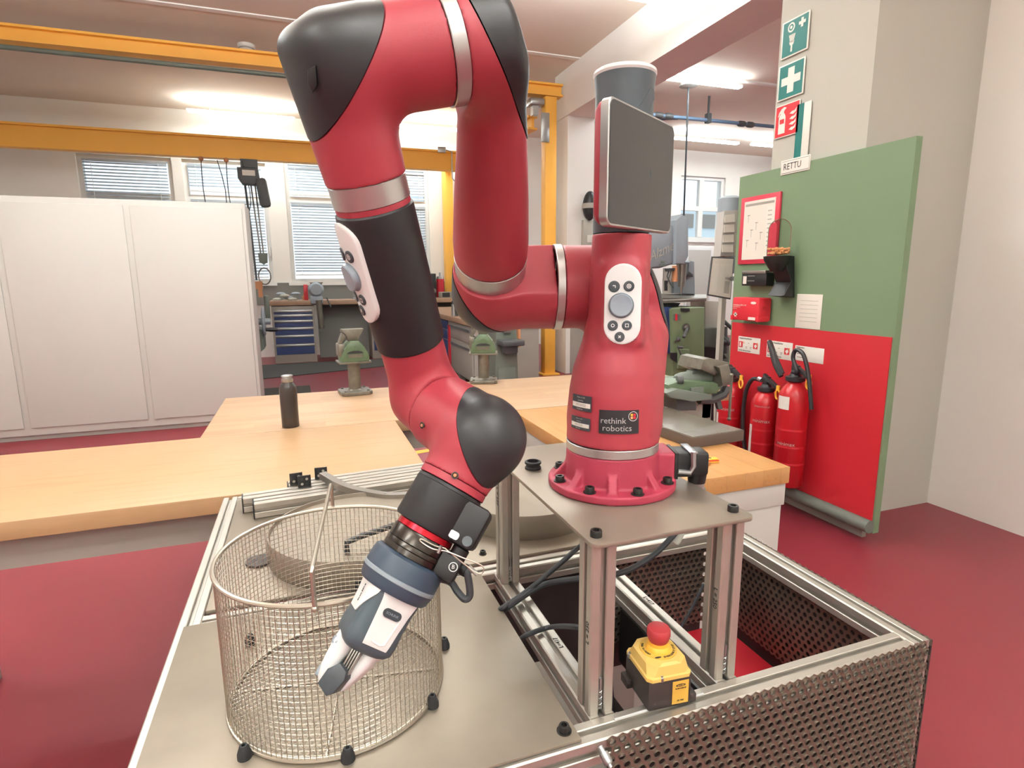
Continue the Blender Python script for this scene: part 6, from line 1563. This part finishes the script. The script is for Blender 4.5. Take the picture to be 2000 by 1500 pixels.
b = MB(); b.lathe([(0, .03), (1, .035)], D(1318, 519, .0), D(1318, 550, .0), 12); b.build('brown_handle', M['copper_wood'], t)
b = MB(); b.tube([D(1308, 524), D(1303, 540), D(1310, 555), D(1316, 562)], .008, 6); b.tube([D(1312, 524), D(1306, 545), D(1302, 558)], .006, 6); b.build('wiring', M['machine_dark'], t)
b = MB(); b.prism([D(1299, 548), D(1304, 548), D(1304, 568), D(1299, 568)], (0, .02, 0)); b.build('switch_box', M['cap_black'], t, 0)
b = MB(); b.lathe([(0, .06), (1, .05)], D(1308, 524), D(1308, 530), 18); b.build('feed_hub', M['machine_dark'], t)
b = MB(); b.prism([D(1288, 516, -.004), D(1300, 516, -.004), D(1300, 520, -.004), D(1288, 520, -.004)], (0, .003, 0)); b.prism([D(1291, 509, -.004), D(1298, 509, -.004), D(1298, 514, -.004), D(1291, 514, -.004)], (0, .003, 0)); b.build('type_plate', M['grey_green'], t, 0)
text('Alzmetall', .17, D(1270, 502, -.006), D(1310, 482)-D(1270, 502), V((0, 0, 1)), M['column_grey'], t, 'maker_lettering', sx=.8)
b = MB(); b.box(D(1297, 524, .30), D(1316, 573, .32)); b.build('rear_sheet', M['sign_white'], t, 0)
b = MB(); b.prism([D(1262, 582, -.12), D(1300, 586, -.12), D(1380, 582, -.12), D(1380, 575, .3), D(1270, 573, .3)], (0, 0, -.035), .004); b.build('work_plate', M['steel'], t)
b = MB(); b.prism([D(1284, 592), D(1330, 592), D(1320, 605), D(1290, 605)], (0, .3, 0), .01); b.build('table_arm', M['machine_dark'], t)
# ---- shield in front of the window
t = thing('belt_sander', 'dark blue upright sander with curved shield beside the drill spindle', 'machine', at_y(1350, 575, DY+.2))
b = MB(); b.prism([at_y(*p, DY+.25) for p in ((1316, 573), (1316, 545), (1346, 540), (1344, 512), (1350, 509), (1357, 511), (1358, 575))], (0, .25, 0), .015); b.build('shield', M['machine_grey'], t)
b = MB(); b.prism([at_y(*p, DY+.2) for p in ((1340, 540), (1346, 530), (1354, 536), (1354, 541))], (0, .06, 0), .005); b.build('clamp_block', M['machine_dark'], t)
# ---- green milling machine
MY = 4.9
def G_(px, py, dy=0.0): return at_y(px, py, MY+dy)
t = thing('milling_machine', 'green machine tool cabinet with levers behind the big vise', 'machine', at_y(1345, 740, MY))
b = MB(); b.prism([G_(1312, 603), G_(1377, 600), G_(1375, 790), G_(1316, 790)], (0, .6, 0), .012); b.build('cabinet', M['machine_green'], t)
b = MB(); b.prism([G_(1302, 600, .05), G_(1311, 600, .05), G_(1309, 690, .05), G_(1298, 690, .05)], (0, .5, 0)); b.build('blue_side_board', M['drawer_blue'], t, 0)
b = MB(); b.prism([G_(1330, 602, -.01), G_(1347, 602, -.01), G_(1347, 608, -.01), G_(1330, 608, -.01)], (0, .02, 0)); b.build('black_grip', M['cap_black'], t, 0)
b = MB(); b.prism([G_(1316, 613, -.004), G_(1330, 613, -.004), G_(1330, 626, -.004), G_(1316, 626, -.004)], (0, .005, 0)); pl2 = b.build('instruction_plate', M['grey_green'], t, 0)
b = MB(); b.prism([G_(1319, 613, -.006), G_(1323, 613, -.006), G_(1323, 626, -.006), G_(1319, 626, -.006)], (0, .002, 0)); b.build('red_stripe', M['red_plastic'], pl2, 0)
q = G_(1340, 640, -.005); mpx = (G_(1341, 640)-G_(1340, 640)).length
b = MB(); b.lathe([(0, 7*mpx), (.004, 7*mpx), (.004, 4*mpx), (.03, 3*mpx), (.03, 0)], q, q+V((0, -1, 0)), 20, rel=False); b.build('dial', M['steel'], t)
b = MB(); b.cyl(q+V((0, -.03, 0)), G_(1336, 657, -.06), .018, seg=8); b.sphere(G_(1336, 657, -.06), .022); b.sphere(G_(1325, 663, -.04), .025); b.cyl(G_(1325, 663, -.04), G_(1318, 667, 0), .008, seg=6); b.build('dial_lever', M['machine_dark'], t)
b = MB(); b.prism([G_(1325, 682, -.03), G_(1347, 682, -.03), G_(1347, 720, -.03), G_(1325, 720, -.03)], (0, .04, 0), .006); b.build('feed_box', M['machine_green'], t)
b = MB(); b.cyl(G_(1324, 678, -.08), G_(1333, 679, -.08), .016, seg=8); b.cyl(G_(1324, 679, -.08), G_(1336, 706, -.08), .009, seg=6); b.sphere(G_(1336, 708, -.08), .014); b.build('crank', M['machine_dark'], t)
b = MB(); b.prism([G_(1311, 689, -.01), G_(1323, 689, -.01), G_(1323, 709, -.01), G_(1316, 705, -.01), G_(1311, 700, -.01)], (0, .03, 0)); b.build('recess', M['cap_black'], t, 0)
t = thing('chip_tray_machine', 'grey machine body with slanted chute right of the green cabinet', 'machine', at_y(1400, 700, MY+.3))
b = MB(); b.prism([at_y(*p, MY+.5) for p in ((1377, 587), (1420, 590), (1402, 640), (1384, 680), (1377, 680))], (0, .3, 0), .01); b.build('chute', M['column_grey'], t)
b = MB(); b.prism([at_y(*p, MY+.4) for p in ((1377, 642), (1400, 640), (1425, 660), (1425, 790), (1376, 790))], (0, .5, 0), .01); b.build('lower_body', M['grey_green'], t)
b = MB(); b.cyl(at_y(1416, 638, MY+.3), at_y(1416, 690, MY+.3), .03, seg=8); b.cyl(at_y(1408, 655, MY+.28), at_y(1424, 672, MY+.28), .03, seg=8); b.cyl(at_y(1400, 664, MY+.26), at_y(1416, 668, MY+.26), .03, seg=8); b.cyl(at_y(1411, 625, MY+.3), at_y(1430, 642, MY+.3), .025, seg=8); b.build('levers', M['machine_dark'], t)
b = MB(); b.prism([at_y(*p, MY+.38) for p in ((1378, 678), (1405, 680), (1420, 700), (1378, 705))], (0, .02, 0)); b.build('dark_recess', M['cap_black'], t, 0)
# far door in the right hand hall and small items
t = thing('far_door', 'pale grey door in the far wall under the bright window', 'door', at_y(1365, 560, BY))
a0, a1 = at_y(1345, 488, BY-.04), at_y(1382, 600, BY-.04)
b = MB(); b.box((a0.x-.05, BY-.05, FZ), (a1.x+.05, BY-.001, a0.z+.06)); b.build('door_frame', M['far_wall'], t, 0)
b = MB(); b.box((a0.x, BY-.06, FZ+.01), (a1.x, BY-.04, a0.z)); b.build('leaf', M['locker_white'], t, 0)
q = at_y(1152, 402, 7.0)
t = thing('black_helmet', 'black face shield hanging on the white pillar edge left of the screen', 'face shield', q)
b = MB(); b.sphere(q, .135, (.75, .75, 1.5), 18, 12); b.build('visor', M['cap_black'], t)
b = MB(); b.lathe([(0, .108), (1, .108)], q+V((0, 0, -.04)), q+V((0, 0, .03)), 20, caps=False); b.build('head_strap', M['column_grey'], t)
t = thing('socket_panel', 'grey metal bracket with sockets below the black face shield', 'panel', q-V((0, 0, .5)))
b = MB(); b.box((q.x-.08, 7.03, q.z-.55), (q.x+.22, 7.099, q.z-.19), bev=.006); b.build('plate', M['column_grey'], t)
b = MB(); b.box((q.x-.02, 7.02, q.z-.50), (q.x+.07, 7.032, q.z-.40)); b.build('socket', M['sign_white'], t, 0)
b = MB(); b.box((3.34, 7.085, FZ), (3.60, 7.099, 1.0)); tag(b.build('trim_4', M['cabinet_grey'], None, 0), kind='structure')
